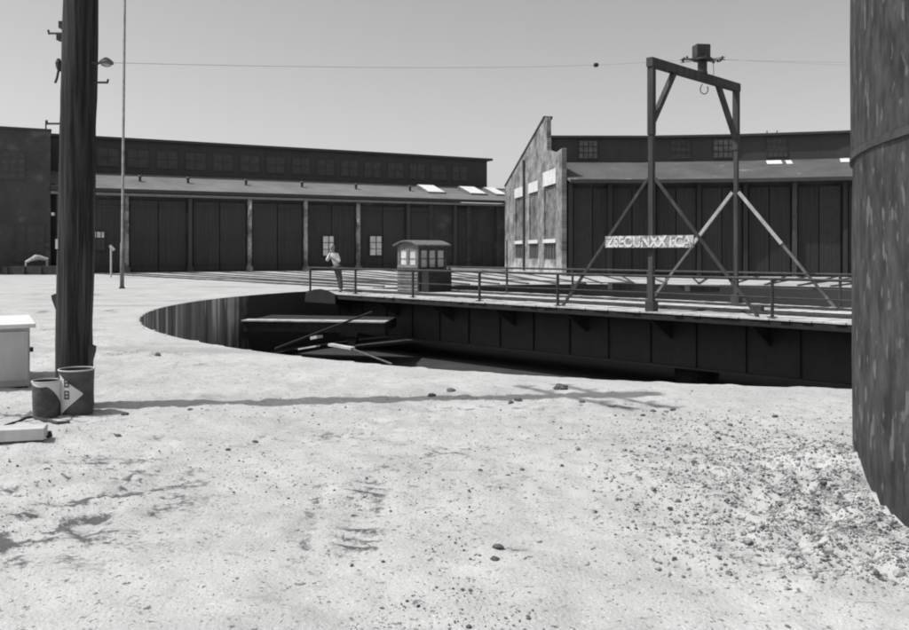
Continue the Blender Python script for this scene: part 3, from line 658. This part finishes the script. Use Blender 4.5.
def strip(mb, prof2):       # closed profile [(b,z)...] swept along the polyline
    n = len(prof2); vs = []; fs = []
    for k in range(len(PL)):
        for b, z in prof2: vs.append(PL[k]+nrm[k]*b+UP*z)
    for k in range(len(PL)-1):
        for q in range(n): fs.append((k*n+q, k*n+(q+1)%n, (k+1)*n+(q+1)%n, (k+1)*n+q))
    fs.append(tuple(range(n))); fs.append(tuple((len(PL)-1)*n+q for q in range(n)))
    mb.add(vs, fs)
m = MB(); strip(m, [(-.6,5.72),(-.6,5.84),(4.05,7.4),(4.05,7.2)]); m.build('roof', M['roof_r'], r2)
m = MB(); strip(m, [(-.7,5.66),(-.7,5.88),(-.6,5.88),(-.6,5.66)]); m.build('fascia', M['trim'], r2)
m = MB(); strip(m, [(4.06,7.0),(4.06,8.98),(4.3,8.98),(4.3,7.0)]); m.build('clerestory_wall', M['clere'], r2)
m = MB(); strip(m, [(3.8,8.98),(3.8,9.13),(13,8.9),(13,8.75)]); m.build('clerestory_roof', M['trim'], r2)
m = MB(); strip(m, [(13.02,8.75),(13.02,8.9),(18,6.9),(18,6.7)]); m.build('rear_roof', M['roof_r'], r2)
m = MB(); strip(m, [(17.6,0),(17.6,6.6),(17.9,6.6),(17.9,0)]); strip(m, [(.45,0),(.45,5.8),(.6,5.8),(.6,0)]); m.build('wall', M['wall_dark'], r2)
for k in range(len(PL)-1):
    for s in (0.0, .5):
        if k == 0 and s == 0: s0 = .04
        else: s0 = s
        d_ = (PL[k+1]-PL[k]).normalized(); n_ = Vector((-d_.y,d_.x,0)); c = H_(k, 0, 0, s0)
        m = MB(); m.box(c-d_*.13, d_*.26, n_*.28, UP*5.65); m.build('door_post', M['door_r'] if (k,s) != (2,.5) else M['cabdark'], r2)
        for e_ in (0, 1):
            x0 = .2+e_*1.2; dd = MB()
            for q in range(5): dd.box(c+d_*(x0+q*.23)+n_*(.2+.006*(q%2)), d_*.224, n_*.05, UP*5.4)
            for zz in (.5,2.6,4.7): dd.box(c+d_*(x0+.01)+n_*.15, d_*1.12, n_*.05, UP*.15)
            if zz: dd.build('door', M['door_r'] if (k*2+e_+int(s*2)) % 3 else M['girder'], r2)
    for s, wv in ((.3,1.3),(.75,1.3)):
        if (k, s) in ((0,.75),(2,.75)): continue
        d_ = (PL[k+1]-PL[k]).normalized(); n_ = Vector((-d_.y,d_.x,0)); c = H_(k, 4.06, 7.6, s) - n_*.0
        f = MB()
        for x in (0,.32,.64,.96,1.24): f.box(c+d_*x-n_*.06, d_*.05, n_*.05, UP*1.25)
        for z in (0,.4,.8,1.2): f.box(c+UP*z-n_*.064, d_*1.3, n_*.05, UP*.06)
        fo = f.build('window', M['trim'], r2); MB().box(c-n_*.02, d_*1.3, n_*.012, UP*1.25).build('pane', M['door_pane'] if (k,s) in ((0,.3),(1,.75)) else M['pane_dim'], fo)
for px in (767,777):
    q = at(px, 58, 8.8); m = MB(); m.tube([q, q+UP*.95], .04, 6); m.build('vent_pipe', M['steel_mid'], r2)
for k_, px, py, wv in ((2,775,164,.9),(2,790,164,.35),(3,847,162,.7)):
    d_ = (PL[k_+1]-PL[k_]).normalized(); n_ = Vector((-d_.y,d_.x,0)); best = None
    for Zt in np.arange(48, 60, .05):
        q = at(px, Zt, py=py); b_ = (q-PL[k_]).dot(n_); e_ = abs(q.z-(5.87+(b_+.6)*.3355))
        if best is None or e_ < best[0]: best = (e_, q)
    q = best[1]; m = MB(); m.box(q-d_*wv/2, d_*wv, n_*.9+UP*.30, UP*.03); m.build('roof_patch', M['white'], r2)

# low pale kerb and bits at the foot of the buildings
m = MB(); m.bar(at(445,64,.12), at(513,67,.12), .4, .24); tag(m.build('kerb', M['lintel']), 'long low whitish kerb on the ground left of the brick end wall', 'kerb')
lp = empty('loading_platform', at(30,56,0), 'low dark timber platform before the tall wing at far left', 'platform')
m = MB(); m.box(at(2,55,0), (3.6,0,0), (0,1.6,0), (0,0,.55)); m.build('deck', M['wood_dark'], lp)
for i_ in range(4): 
    q = at(4+i_*17, 54.85, 0); MB().box(q, (.2,0,0), (0,.13,0), (0,0,.5)).build('leg', M['wood_dark'], lp)
m = MB(); q = [at(26,55.3,py=262), at(31,55.3,py=259.5), at(36,55.6,py=257.5), at(40,55.8,py=257.5), at(48,56,py=259.5)]; m.tube(q, [.09,.11,.2,.16,.1], 8)
m.tube([at(26,55.3,py=262), at(26,55.3,.5)], .06, 6); m.tube([at(47,56,py=259.5), at(47,56,.5)], .06, 6); tag(m.build('bent_pipe', M['pipe']), 'pale bent pipe propped up on the dark platform at far left', 'pipe')
m = MB(); m.tube([at(111,50,0), at(111,50,1.9)], .05, 6); m.tube([at(110,50,1.85), at(114,50,1.6)], .09, 8); tag(m.build('hydrant_post', M['pipe']), 'thin standpipe with small pale head between utility pole and flagpole', 'standpipe')

# ------------------------------------------------------------------ radial tracks
tie_me = None
def track(p, q, label):
    d_ = (q-p).normalized(); n_ = Vector((-d_.y, d_.x, 0)); L_ = (q-p).length
    tr = empty('railway_track', p, label, 'track', 'tracks fanning out from the turntable')
    for s in (-.75, .75):
        m = MB(); o = p + n_*s
        m.box(o-n_*.036-UP*.02, d_*L_, n_*.072, UP*.085); m.build('rail', M['rail'], tr)
    global tie_me
    if tie_me is None:
        mb = MB(); mb.box((-.12,-1.25,-.1), (.24,0,0), (0,2.5,0), (0,0,.125)); oo = mb.build('sleeper', M['tie'], tr); tie_me = oo.data
        for v in tie_me.vertices: v.co += Vector(oo.location) + Vector((0,0,0))
        bpy.data.objects.remove(oo)
        # centre the mesh on its own origin
        cx = sum(v.co.x for v in tie_me.vertices)/8; cy = sum(v.co.y for v in tie_me.vertices)/8; zz = max(v.co.z for v in tie_me.vertices)
        for v in tie_me.vertices: v.co -= Vector((cx, cy, zz))
    ang = math.atan2(d_.y, d_.x); k = 0; s = .4
    while s < L_ and k < 95:
        o = bpy.data.objects.new('sleeper', tie_me); col.objects.link(o); o.parent = tr
        o.location = d_*s + UP*(-.008+random.uniform(-.02,.016)); o.rotation_euler = (0,0,ang+random.uniform(-.03,.03)); s += .75; k += 1
ords = ['first','second','third','fourth','fifth','sixth','seventh','eighth','ninth','tenth','eleventh','twelfth']
for k in range(8):
    q = F_(posts[k]+2.2, -.2, 0); c = Vector((PC.x, PC.y, 0)); d_ = (q-c).normalized()
    track(c+d_*(PR+.3), q, f'worn track to the {ords[k]} engine door of the far roundhouse, counted from the left')
kk = 0
for k in range(5):
    for s in (.27, .77):
        q = H_(k, 0, 0, s); c = Vector((PC.x, PC.y, 0)); d_ = (q-c).normalized()
        track(c+d_*(PR+.3), q, f'short track to the {ords[kk]} engine door right of the brick end wall'); kk += 1
# a few dark stubs and blocks beside the tracks beyond the bridge
for i_, (px, py, w_, h_) in enumerate(((612,290,.9,.3),(690,292,1.2,.25),(575,291,.5,.3))):
    q = gp(px, py); m = MB(); m.box(q, (w_,.2,0), (-.1,.4,0), (0,0,h_)); tag(m.build('timber_baulk', M['wood_dark'], None, bevel=.02), ['dark timber baulk beyond the bridge left of the near gantry post','long dark baulk on pale ground between the two gantry posts','small dark baulk lying by the corner of the brick wall'][i_], 'timber')

# ------------------------------------------------------------------ utility pole (left foreground)
PB = Vector((-3.915, 8.72, 0))
up = empty('utility_pole', PB, 'thick dark utility pole in the left foreground with climbing steps and a small lamp', 'utility pole')
n = 28; vs_ = []; fs_ = []; zs = np.concatenate([np.arange(-.1, 4.4, .05), np.arange(4.4, 9.3, .3)]); lean = .019
rnd = [random.uniform(-1,1) for _ in range(n)]
for k, z in enumerate(zs):
    r0 = .178 - z*.0025
    if z < .35: r0 += (.35-z)*.06
    for q in range(n):
        a = 2*math.pi*q/n
        rr_ = r0 + .006*rnd[q] + .010*noise.noise(Vector((math.cos(a)*2.5, math.sin(a)*2.5, z*1.6))) + .006*noise.noise(Vector((math.cos(a)*9, math.sin(a)*9, z*3)))
        vs_.append((PB.x+lean*z+rr_*math.cos(a), PB.y+rr_*math.sin(a), z))
for k in range(len(zs)-1):
    for q in range(n): fs_.append((k*n+q, k*n+(q+1)%n, (k+1)*n+(q+1)%n, (k+1)*n+q))
fs_.append(tuple((len(zs)-1)*n+q for q in range(n)))
MB().add(vs_, fs_).build('shaft', M['pole'], up, smooth=True)
def hz(py, Z=8.72): return 1.6+(250-py)/850*Z
def step(s, py, l=.14):
    z = hz(py); c = Vector((PB.x+lean*z+s*.16, PB.y-.03, z)); m = MB()
    m.tube([c, c+Vector((s*(l-.0),0,.0)), c+Vector((s*(l+.005),0,.0))], .011, 8); m.tube([c+Vector((s*l,0,-.01)), c+Vector((s*(l+.012),0,.035))], .011, 8); m.build('step', M['steel'], up)
step(-1, 34); step(1, 83); step(-1, 124); step(1, -10); step(-1, -50)
for py, l in ((26,.03),(38,.05)): 
    z = hz(py); MB().box((PB.x+lean*z-.17-l, PB.y-.05, z-.03), (l+.03,0,0), (0,.08,0), (0,0,.07)).build('bolt_plate', M['steel'], up)
z = hz(66); m = MB(); m.tube([(PB.x+lean*z-.19,PB.y-.03,z-.06),(PB.x+lean*z-.19,PB.y-.03,z-.02),(PB.x+lean*z-.2,PB.y-.03,z+.03),(PB.x+lean*z-.2,PB.y-.03,z+.07)], [.015,.032,.032,.015], 10)
m.tube([(PB.x+lean*z-.2,PB.y-.03,z-.05),(PB.x+lean*z-.215,PB.y-.03,z-.13),(PB.x+lean*z-.235,PB.y-.03,z-.18)], .012, 6); m.build('insulator', M['steel'], up)
# lamp
z = hz(64); c = Vector((PB.x+.15+lean*z, PB.y-.06, z)); m = MB()
m.tube([c, c+Vector((.06,0,-.01)), c+Vector((.11,0,.012))], .013, 8); la = m.build('lamp', M['steel'], up)
c2 = c+Vector((.155,-.01,.0)); m = MB(); m.tube([c2+UP*.05, c2+UP*.035, c2+UP*.01, c2-UP*.012], [.018,.04,.068,.072], 18); m.build('lamp_shade', M['steel_mid'], la, smooth=True)
m = MB(); m.tube([c2-UP*.012, c2-UP*.03, c2-UP*.045], [.055,.048,.02], 14); m.build('lamp_glass', M['pane_mid'], la, smooth=True)
# cleats and splintered wood low on the pole
for s, py, l, h_ in ((-1,299,.05,.12),(1,352,.05,.16)):
    z = hz(py); x = PB.x+lean*z+s*.165; m = MB(); m.prism([(x,PB.y-.06,z+h_/2),(x+s*l,PB.y-.06,z+h_*.35),(x+s*l*.9,PB.y-.06,z),(x,PB.y-.06,z-h_)], (0,.1,0)); m.build('cleat', M['wood_dark'], up)
for px, py in ((57,246),(65,203),(53,213)):
    z = hz(py); q = Vector(((px-454.5)/850*8.6, 8.59, z)); MB().box(q-Vector((.012,0,.03)), (.026,0,0), (0,.03,0), (0,0,.1 if px == 57 else .03)).build('tin_tag', M['pipe'], up)
# crossarms high above, whose shadows fall on the dirt
for z, l in ((8.05,.95),(8.75,.95)):
    c = Vector((PB.x+lean*z, PB.y, z)); dv = Vector((.55,-.83,0)).normalized(); off = Vector((dv.y,-dv.x,0))*.2
    m = MB(); m.bar(c-dv*l+off, c+dv*l+off, .07, .08); ca = m.build('crossarm', M['wood_dark'], up)
    for s in (-.85,-.45,.45,.85):
        q = c+dv*s+off+UP*.06; MB().tube([q, q+UP*.08, q+UP*.1, q+UP*.17], [.015,.015,.04,.03], 8).build('pin_insulator', M['steel_mid'], ca)

# thin flagpole
fb = gp(122, 288.5); m = MB(); m.tube([fb-UP*.1, fb+UP*1.9+Vector((.01,0,0)), fb+UP*1.9+Vector((.01,0,0)), fb+Vector((.14,0,15))], [.085,.08,.055,.05], 10)
fp = empty('flagpole', fb, 'thin tall metal flagpole rising above the frame right of the utility pole', 'flagpole'); m.build('shaft', M['steel_mid'], fp, smooth=True)
MB().tube([fb-UP*.02, fb+UP*.06], .12, 16).build('footing', M['steel'], fp)

# overhead wires
def wire(p, q, sag, r, label, n=24):
    p, q = Vector(p), Vector(q); pts = [p.lerp(q, k/n) - UP*sag*4*(k/n)*(1-k/n) for k in range(n+1)]
    return tag(MB().tube(pts, r*.6, 5).build('overhead_wire', M['wire']), label, 'wire', 'wires to the gantry collector')
wa, wb_, wsag = Vector((PB.x-.12, PB.y-.03, hz(62))), cc+Vector((-.55,0,.38)), .13
wire(wa, wb_, wsag, .0045, 'faint sagging wire from the utility pole to the left side of the gantry collector')
best = min((abs(454.5+850*(wa.lerp(wb_, k/400)).x/(wa.lerp(wb_, k/400)).y-596), k/400) for k in range(401))[1]
ins = wa.lerp(wb_, best) - UP*wsag*4*best*(1-best)
m = MB(); dv = (wb_-wa).normalized(); m.tube([ins-dv*.1, ins-dv*.04, ins+dv*.04, ins+dv*.1], [.015,.05,.05,.015], 10); tag(m.build('wire_insulator', M['steel']), 'small dark insulator hanging on the wire left of the gantry', 'insulator')
pb2 = Vector((34, 38, 0)); 
wire(cc+Vector((.5,.1,.40)), pb2+UP*10.0, .1, .006, 'upper of the two faint wires running right from the gantry collector')
wire(cc+Vector((.5,-.1,.37)), pb2+UP*9.6, .15, .006, 'lower of the two faint wires running right from the gantry collector')
p2_ = empty('utility_pole', pb2, 'distant utility pole hidden behind the tank at right', 'utility pole'); MB().tube([pb2, pb2+UP*10.6], [.18,.13], 14).build('shaft', M['pole'], p2_)

# ------------------------------------------------------------------ pails, box, boards at left
def pail(c, r, h, tri, label):
    e_ = empty('metal_pail', c, label, 'pail', None)
    m = MB(); m.tube([c, c+UP*.02, c+UP*(h-.02), c+UP*h], [r*.93,r*.94,r,r], 28, cap=False); m.add([c+Vector((r*.93*math.cos(a), r*.93*math.sin(a), .005)) for a in np.linspace(0,2*math.pi,28,endpoint=False)], [tuple(range(28))])
    m.build('body', M['pail'], e_, smooth=True)
    MB().tube([c+Vector((r*math.cos(a), r*math.sin(a), h)) for a in np.linspace(0,2*math.pi,29)], .008, 6).build('rim', M['pipe'], e_)
    def S(a, z, o=.004):      # a: angle from the camera-facing side, positive to the right
        th = R(-66)+a; rr_ = r*(.94+.06*z/h)+o; return c+Vector((rr_*math.cos(th), rr_*math.sin(th), z))
    tm_ = MB(); n_ = 14
    for k in range(n_):
        for (f0, f1, g0, g1) in ((k/n_, (k+1)/n_, None, None),):
            lo0, hi0 = tri(f0); lo1, hi1 = tri(f1); a0_, a1_ = tri.a0+(tri.a1-tri.a0)*f0, tri.a0+(tri.a1-tri.a0)*f1
            tm_.add([S(a0_, lo0*h), S(a1_, lo1*h), S(a1_, hi1*h), S(a0_, hi0*h)], [(0,1,2,3)])
    mk = tm_.build('painted_mark', M['white'], e_)
    return e_, S, mk
def t1(f): return (.02+.46*f, .93-.42*f)
t1.a0, t1.a1 = R(-62), R(20)
c1 = Vector(((76.5-454.5)/850*8.33, 8.33, gz(-3.7,8.33)-.01))
e1, S1, mk1 = pail(c1, .163, .44, t1, 'dark pail with white triangle and two small marks, in front of the utility pole')
for z0 in (.17,.285):       # the two small square marks
    m = MB()
    for (a0_, a1_, za, zb) in ((-.72,-.40,0,.018),(-.72,-.40,.035,.05),(-.72,-.40,.068,.085),(-.72,-.64,.018,.068),(-.48,-.40,.018,.068)):
        m.add([S1(a0_,z0+za,.007), S1(a1_,z0+za,.007), S1(a1_,z0+zb,.007), S1(a0_,z0+zb,.007)], [(0,1,2,3)])
    m.build('stencil_mark', M['pail'], mk1)
def t2(f): return (.97-.10*math.sin(math.pi*min(1,f*1.4)) if f < .55 else .87-.5*((f-.55)/.45)**1.2, .995)
t2.a0, t2.a1 = R(-75), R(75)
c2 = Vector(((46.5-454.5)/850*8.18, 8.18, gz(-3.94,8.18)-.01))
pail(c2, .128, .35, t2, 'smaller dark pail with whitish top band, left of the triangle pail')
BX = Vector((-4.89, 9.86, 0)); bs = Vector((-.77,1.39,0)).normalized(); bf = Vector((-bs.y, bs.x, 0))
wb = empty('white_cabinet', BX+bf*.8+bs*.7, 'white painted waist-high metal cabinet at the left edge by the pole', 'cabinet')
m = MB(); m.box(BX+bf*.03+bs*.03+UP*.02, bf*1.7, bs*1.4, UP*.68)
m.build('body', M['cab_white'], wb, bevel=.01)
for k in range(5):
    m = MB(); m.box(BX+bf*(.05+k*.34)+UP*.1, bf*.315, bs*.028, UP*.56); m.build('panel', M['cab_white'], wb)
m = MB(); m.box(BX-bf*.03-bs*.03+UP*.70, bf*1.8, bs*1.5, UP*.05); m.build('lid', M['white'], wb, bevel=.01)
MB().box(BX+bf*.05+bs*.05-UP*.05, bf*1.66, bs*1.36, UP*.07).build('plinth', M['wood_dark'], wb)
MB().box(BX-bf*.03+bs*.55+UP*.36, bf*.06, bs*.1, UP*.05).build('latch', M['steel'], wb)
m = MB(); m.bar(gp(-20,444)+UP*.075, gp(46,440)+UP*.07, .20, .10); tag(m.build('board', M['timber_lit'], None, bevel=.008), 'thick pale board on the dirt at the left edge, casting a dark shadow', 'board')
m = MB(); m.bar(gp(-10,437)+UP*.05, gp(30,431)+UP*.04, .12, .05); tag(m.build('board', M['plank'], None), 'thin weathered board lying just behind the thick pale board', 'board')
m = MB(); pts = [gp(x, y)+UP*.02 for x, y in ((5,428),(18,424),(26,420),(33,419),(44,422),(58,425),(70,424))]; m.tube(pts, .014, 6); tag(m.build('cable', M['steel']), 'dark cable lying loosely on the dirt in front of the two pails', 'cable')
m = MB(); q = gp(49,437); m.tube([q, q+UP*.05], [.03,.02], 7); tag(m.build('stake', M['steel']), 'short dark stake stub at the end of the thick pale board', 'stake')

# ------------------------------------------------------------------ big tank at the right edge
TC = Vector((7.58, 4.40, 0)); TR = 5.0
# ensure the silhouette sits at column 851
rust = mat('peeling_tank_paint', .025, .08, 7, detail=14, bump=1.0, rough=.85, spots=(11,.60,.13), stretch=(1,1,.5), lo=.38, hi=.66)
tk = empty('storage_tank', TC, 'huge dark round tank with peeling paint filling the right edge', 'tank')
n = 260; vs_ = []; fs_ = []; zs = [-.3,0,.8,1.6,2.27,2.33,3.2,4.2,5.2,6.5]
def tr_(z): return TR + (0.0 if z < 2.3 else .015)
for z in zs:
    for q in range(n):
        a = 2*math.pi*q/n; d_ = .012*noise.noise(Vector((math.cos(a)*6, math.sin(a)*6, z*1.2)))
        vs_.append((TC.x+(tr_(z)+d_)*math.cos(a), TC.y+(tr_(z)+d_)*math.sin(a), z))
for k in range(len(zs)-1):
    for q in range(n): fs_.append((k*n+q, k*n+(q+1)%n, (k+1)*n+(q+1)%n, (k+1)*n+q))
fs_.append(tuple((len(zs)-1)*n+q for q in range(n)))
MB().add(vs_, fs_).build('shell', rust, tk, smooth=True)
m = MB(); vs_ = []; fs_ = []
for q in range(n+1):
    a = 2*math.pi*q/n
    for r_, z in ((TR-.02,2.26),(TR+.02,2.26),(TR+.02,2.31),(TR-.02,2.31)): vs_.append((TC.x+r_*math.cos(a), TC.y+r_*math.sin(a), z))
for q in range(n):
    for e_ in range(4): fs_.append((q*4+e_, q*4+(e_+1)%4, (q+1)*4+(e_+1)%4, (q+1)*4+e_))
m.add(vs_, fs_); m.build('seam_band', M['steel'], tk)

# ------------------------------------------------------------------ stones
def stone_mesh(seed, m, sub=3):
    bmx = bmesh.new(); bmesh.ops.create_icosphere(bmx, subdivisions=sub, radius=.5); rs = random.Random(seed); o = Vector([rs.uniform(-9,9) for _ in range(3)])
    sc_ = Vector((1, rs.uniform(.6,.9), rs.uniform(.45,.7)))
    for v in bmx.verts:
        d_ = v.co.normalized(); k = 1+.45*noise.noise(d_*1.3+o)+.2*noise.noise(d_*3.5+o); v.co = Vector((d_.x*sc_.x, d_.y*sc_.y, d_.z*sc_.z))*.5*k
    me = bpy.data.meshes.new('stone'); bmx.to_mesh(me); bmx.free(); me.materials.append(m); return me
SM = [stone_mesh(s, M['rock']) for s in range(5)]
def stone(px, py, wpx, label, k, hscale=1):
    q = gp(px, py); s = wpx/850*q.y; o = bpy.data.objects.new('stone', SM[k%5]); col.objects.link(o)
    o.location = (q.x, q.y, gz(q.x,q.y)+.12*s); o.scale = (s,s,s*hscale); o.rotation_euler = (0,0,random.uniform(-.4,.4)); tag(o, label, 'stone', 'loose stones on the dirt')
for k, (px, py, w_, lb_) in enumerate((
    (561,389,14,'largest dark stone, near the pit rim where the pole shadow ends'),
    (518,400,8,'dark stone just below the thin pole shadow, left of the largest stone'),
    (511,401,6,'small stone touching the left side of the stone under the pole shadow'),
    (451,391.5,9,'dark stone above the pole shadow in the middle of the yard'),
    (432,397,8,'dark stone on the pole shadow, middle of the yard'),
    (125,415.5,7,'dark stone just right of the pails, below the pole shadow'),
    (118,435.5,7,'dark stone on bare dirt below and right of the triangle pail'),
    (158,356,6,'dark lump on the dirt beyond the pole, left of the pit'),
    (190,410.5,5,'small stone at the lower edge of the pole shadow, left part'),
    (47,469,7,'dark stone on the churned dirt at far left'),
    (354,512,8,'lower of two touching dark stones by the ribbed tyre mark'),
    (360,506,6,'upper of two touching dark stones by the ribbed tyre mark'),
    (352,565,4,'tiny stone below the two touching stones'),
    (383,562,4,'tiny stone alone in the bottom middle of the foreground'),
    (498,550,11,'larger half of the broken clod in the bottom centre foreground'),
    (495,560,9,'smaller half of the broken clod in the bottom centre foreground'),
    (670,508.5,6,'dark stone left of the gravel, in the lower right foreground'),
    (687,502,5,'small stone up and right of the dark stone left of the gravel'),
    (582,402,6,'stone lying in the crossing of the crossarm shadows'),
    (653,411,6,'stone at the tip of the lower crossarm shadow'),
    (673,411,6,'stone right of the crossarm shadows in line with the tip'),
    (643,417,5,'small stone just below the tips of the crossarm shadows'),
    (668,448,6,'stone on smooth dirt in the right middle of the yard'),
    (730,426,5,'small stone in the right yard below the gantry'),
    (775,420,6,'flat stone in the right yard towards the tank'),
    (522,471,5,'small dark stone in the exact middle of the foreground dirt'),
    (508,477,5,'small dark stone just left of the middle foreground'),
    (562,468,4,'tiny dark stone right of the middle foreground'),
    (694,462,6,'dark stone in the right yard above the gravel spread'),
    (255,440,6,'dark stone below the pole shadow, left middle yard'),
    (228,450,5,'small stone below and left of the left middle yard stone'),
    )): stone(px, py, w_, lb_, k)
# uncountable gravel and pebbles
def scatter(name, m, pts, sizes, label, cat):
    protos = []
    for s in range(4):
        me = stone_mesh(50+s, m, 1); protos.append((np.array([v.co[:] for v in me.vertices]), np.array([p_.vertices[:] for p_ in me.polygons])))
    V = []; F_s = []; off = 0
    zz = relief(pts[:,0], pts[:,1])
    for i_, (x, y) in enumerate(pts):
        v, f = protos[i_%4]; a = rng.uniform(0, 6.28); c_, s_ = math.cos(a), math.sin(a); k = sizes[i_]
        q = v@np.array([[c_,s_,0],[-s_,c_,0],[0,0,1]])*k; q += (x, y, zz[i_]+.15*k); V.append(q); F_s.append(f+off); off += len(v)
    me = bpy.data.meshes.new(name); me.from_pydata(np.concatenate(V).tolist(), [], np.concatenate(F_s).tolist()); me.materials.append(m)
    o = bpy.data.objects.new(name, me); col.objects.link(o); return tag(o, label, cat, kind='stuff')
nG = 17000
gx = rng.normal(2.42, .62, nG); gy = 3.9+rng.gamma(2.2, .72, nG); ok = (gx > .9-.1*rng.random(nG)) & (np.hypot(gx-TC.x, gy-TC.y) > TR+.02) & (gy < 8.5)
ptsG = np.stack([gx, gy], -1)[ok]
scatter('gravel', M['gravel'], ptsG, rng.gamma(1.6, .0055, len(ptsG))+.006, 'pale broken gravel spread at the foot of the tank', 'gravel')
nP = 9000
px_ = rng.uniform(-3, 912, nP); py_ = 385+245*rng.random(nP)**1.1
Zp = 1360/(py_-250); ptsP = np.stack([(px_-454.5)/850*Zp, Zp], -1); dd = np.hypot(ptsP[:,0]-PC.x, ptsP[:,1]-PC.y); cl_ = vnoise(ptsP[:,0]*1.2, ptsP[:,1]*1.2, 33) > .02
ok = (dd > PR+.3) & cl_ & (np.hypot(ptsP[:,0]-TC.x, ptsP[:,1]-TC.y) > TR+.03); ptsP = ptsP[ok]
scatter('pebbles', M['rock'], ptsP, rng.gamma(1.2, .0036, len(ptsP))+.004, 'scattered dark pebbles and cinders over the pale yard dirt', 'pebbles')
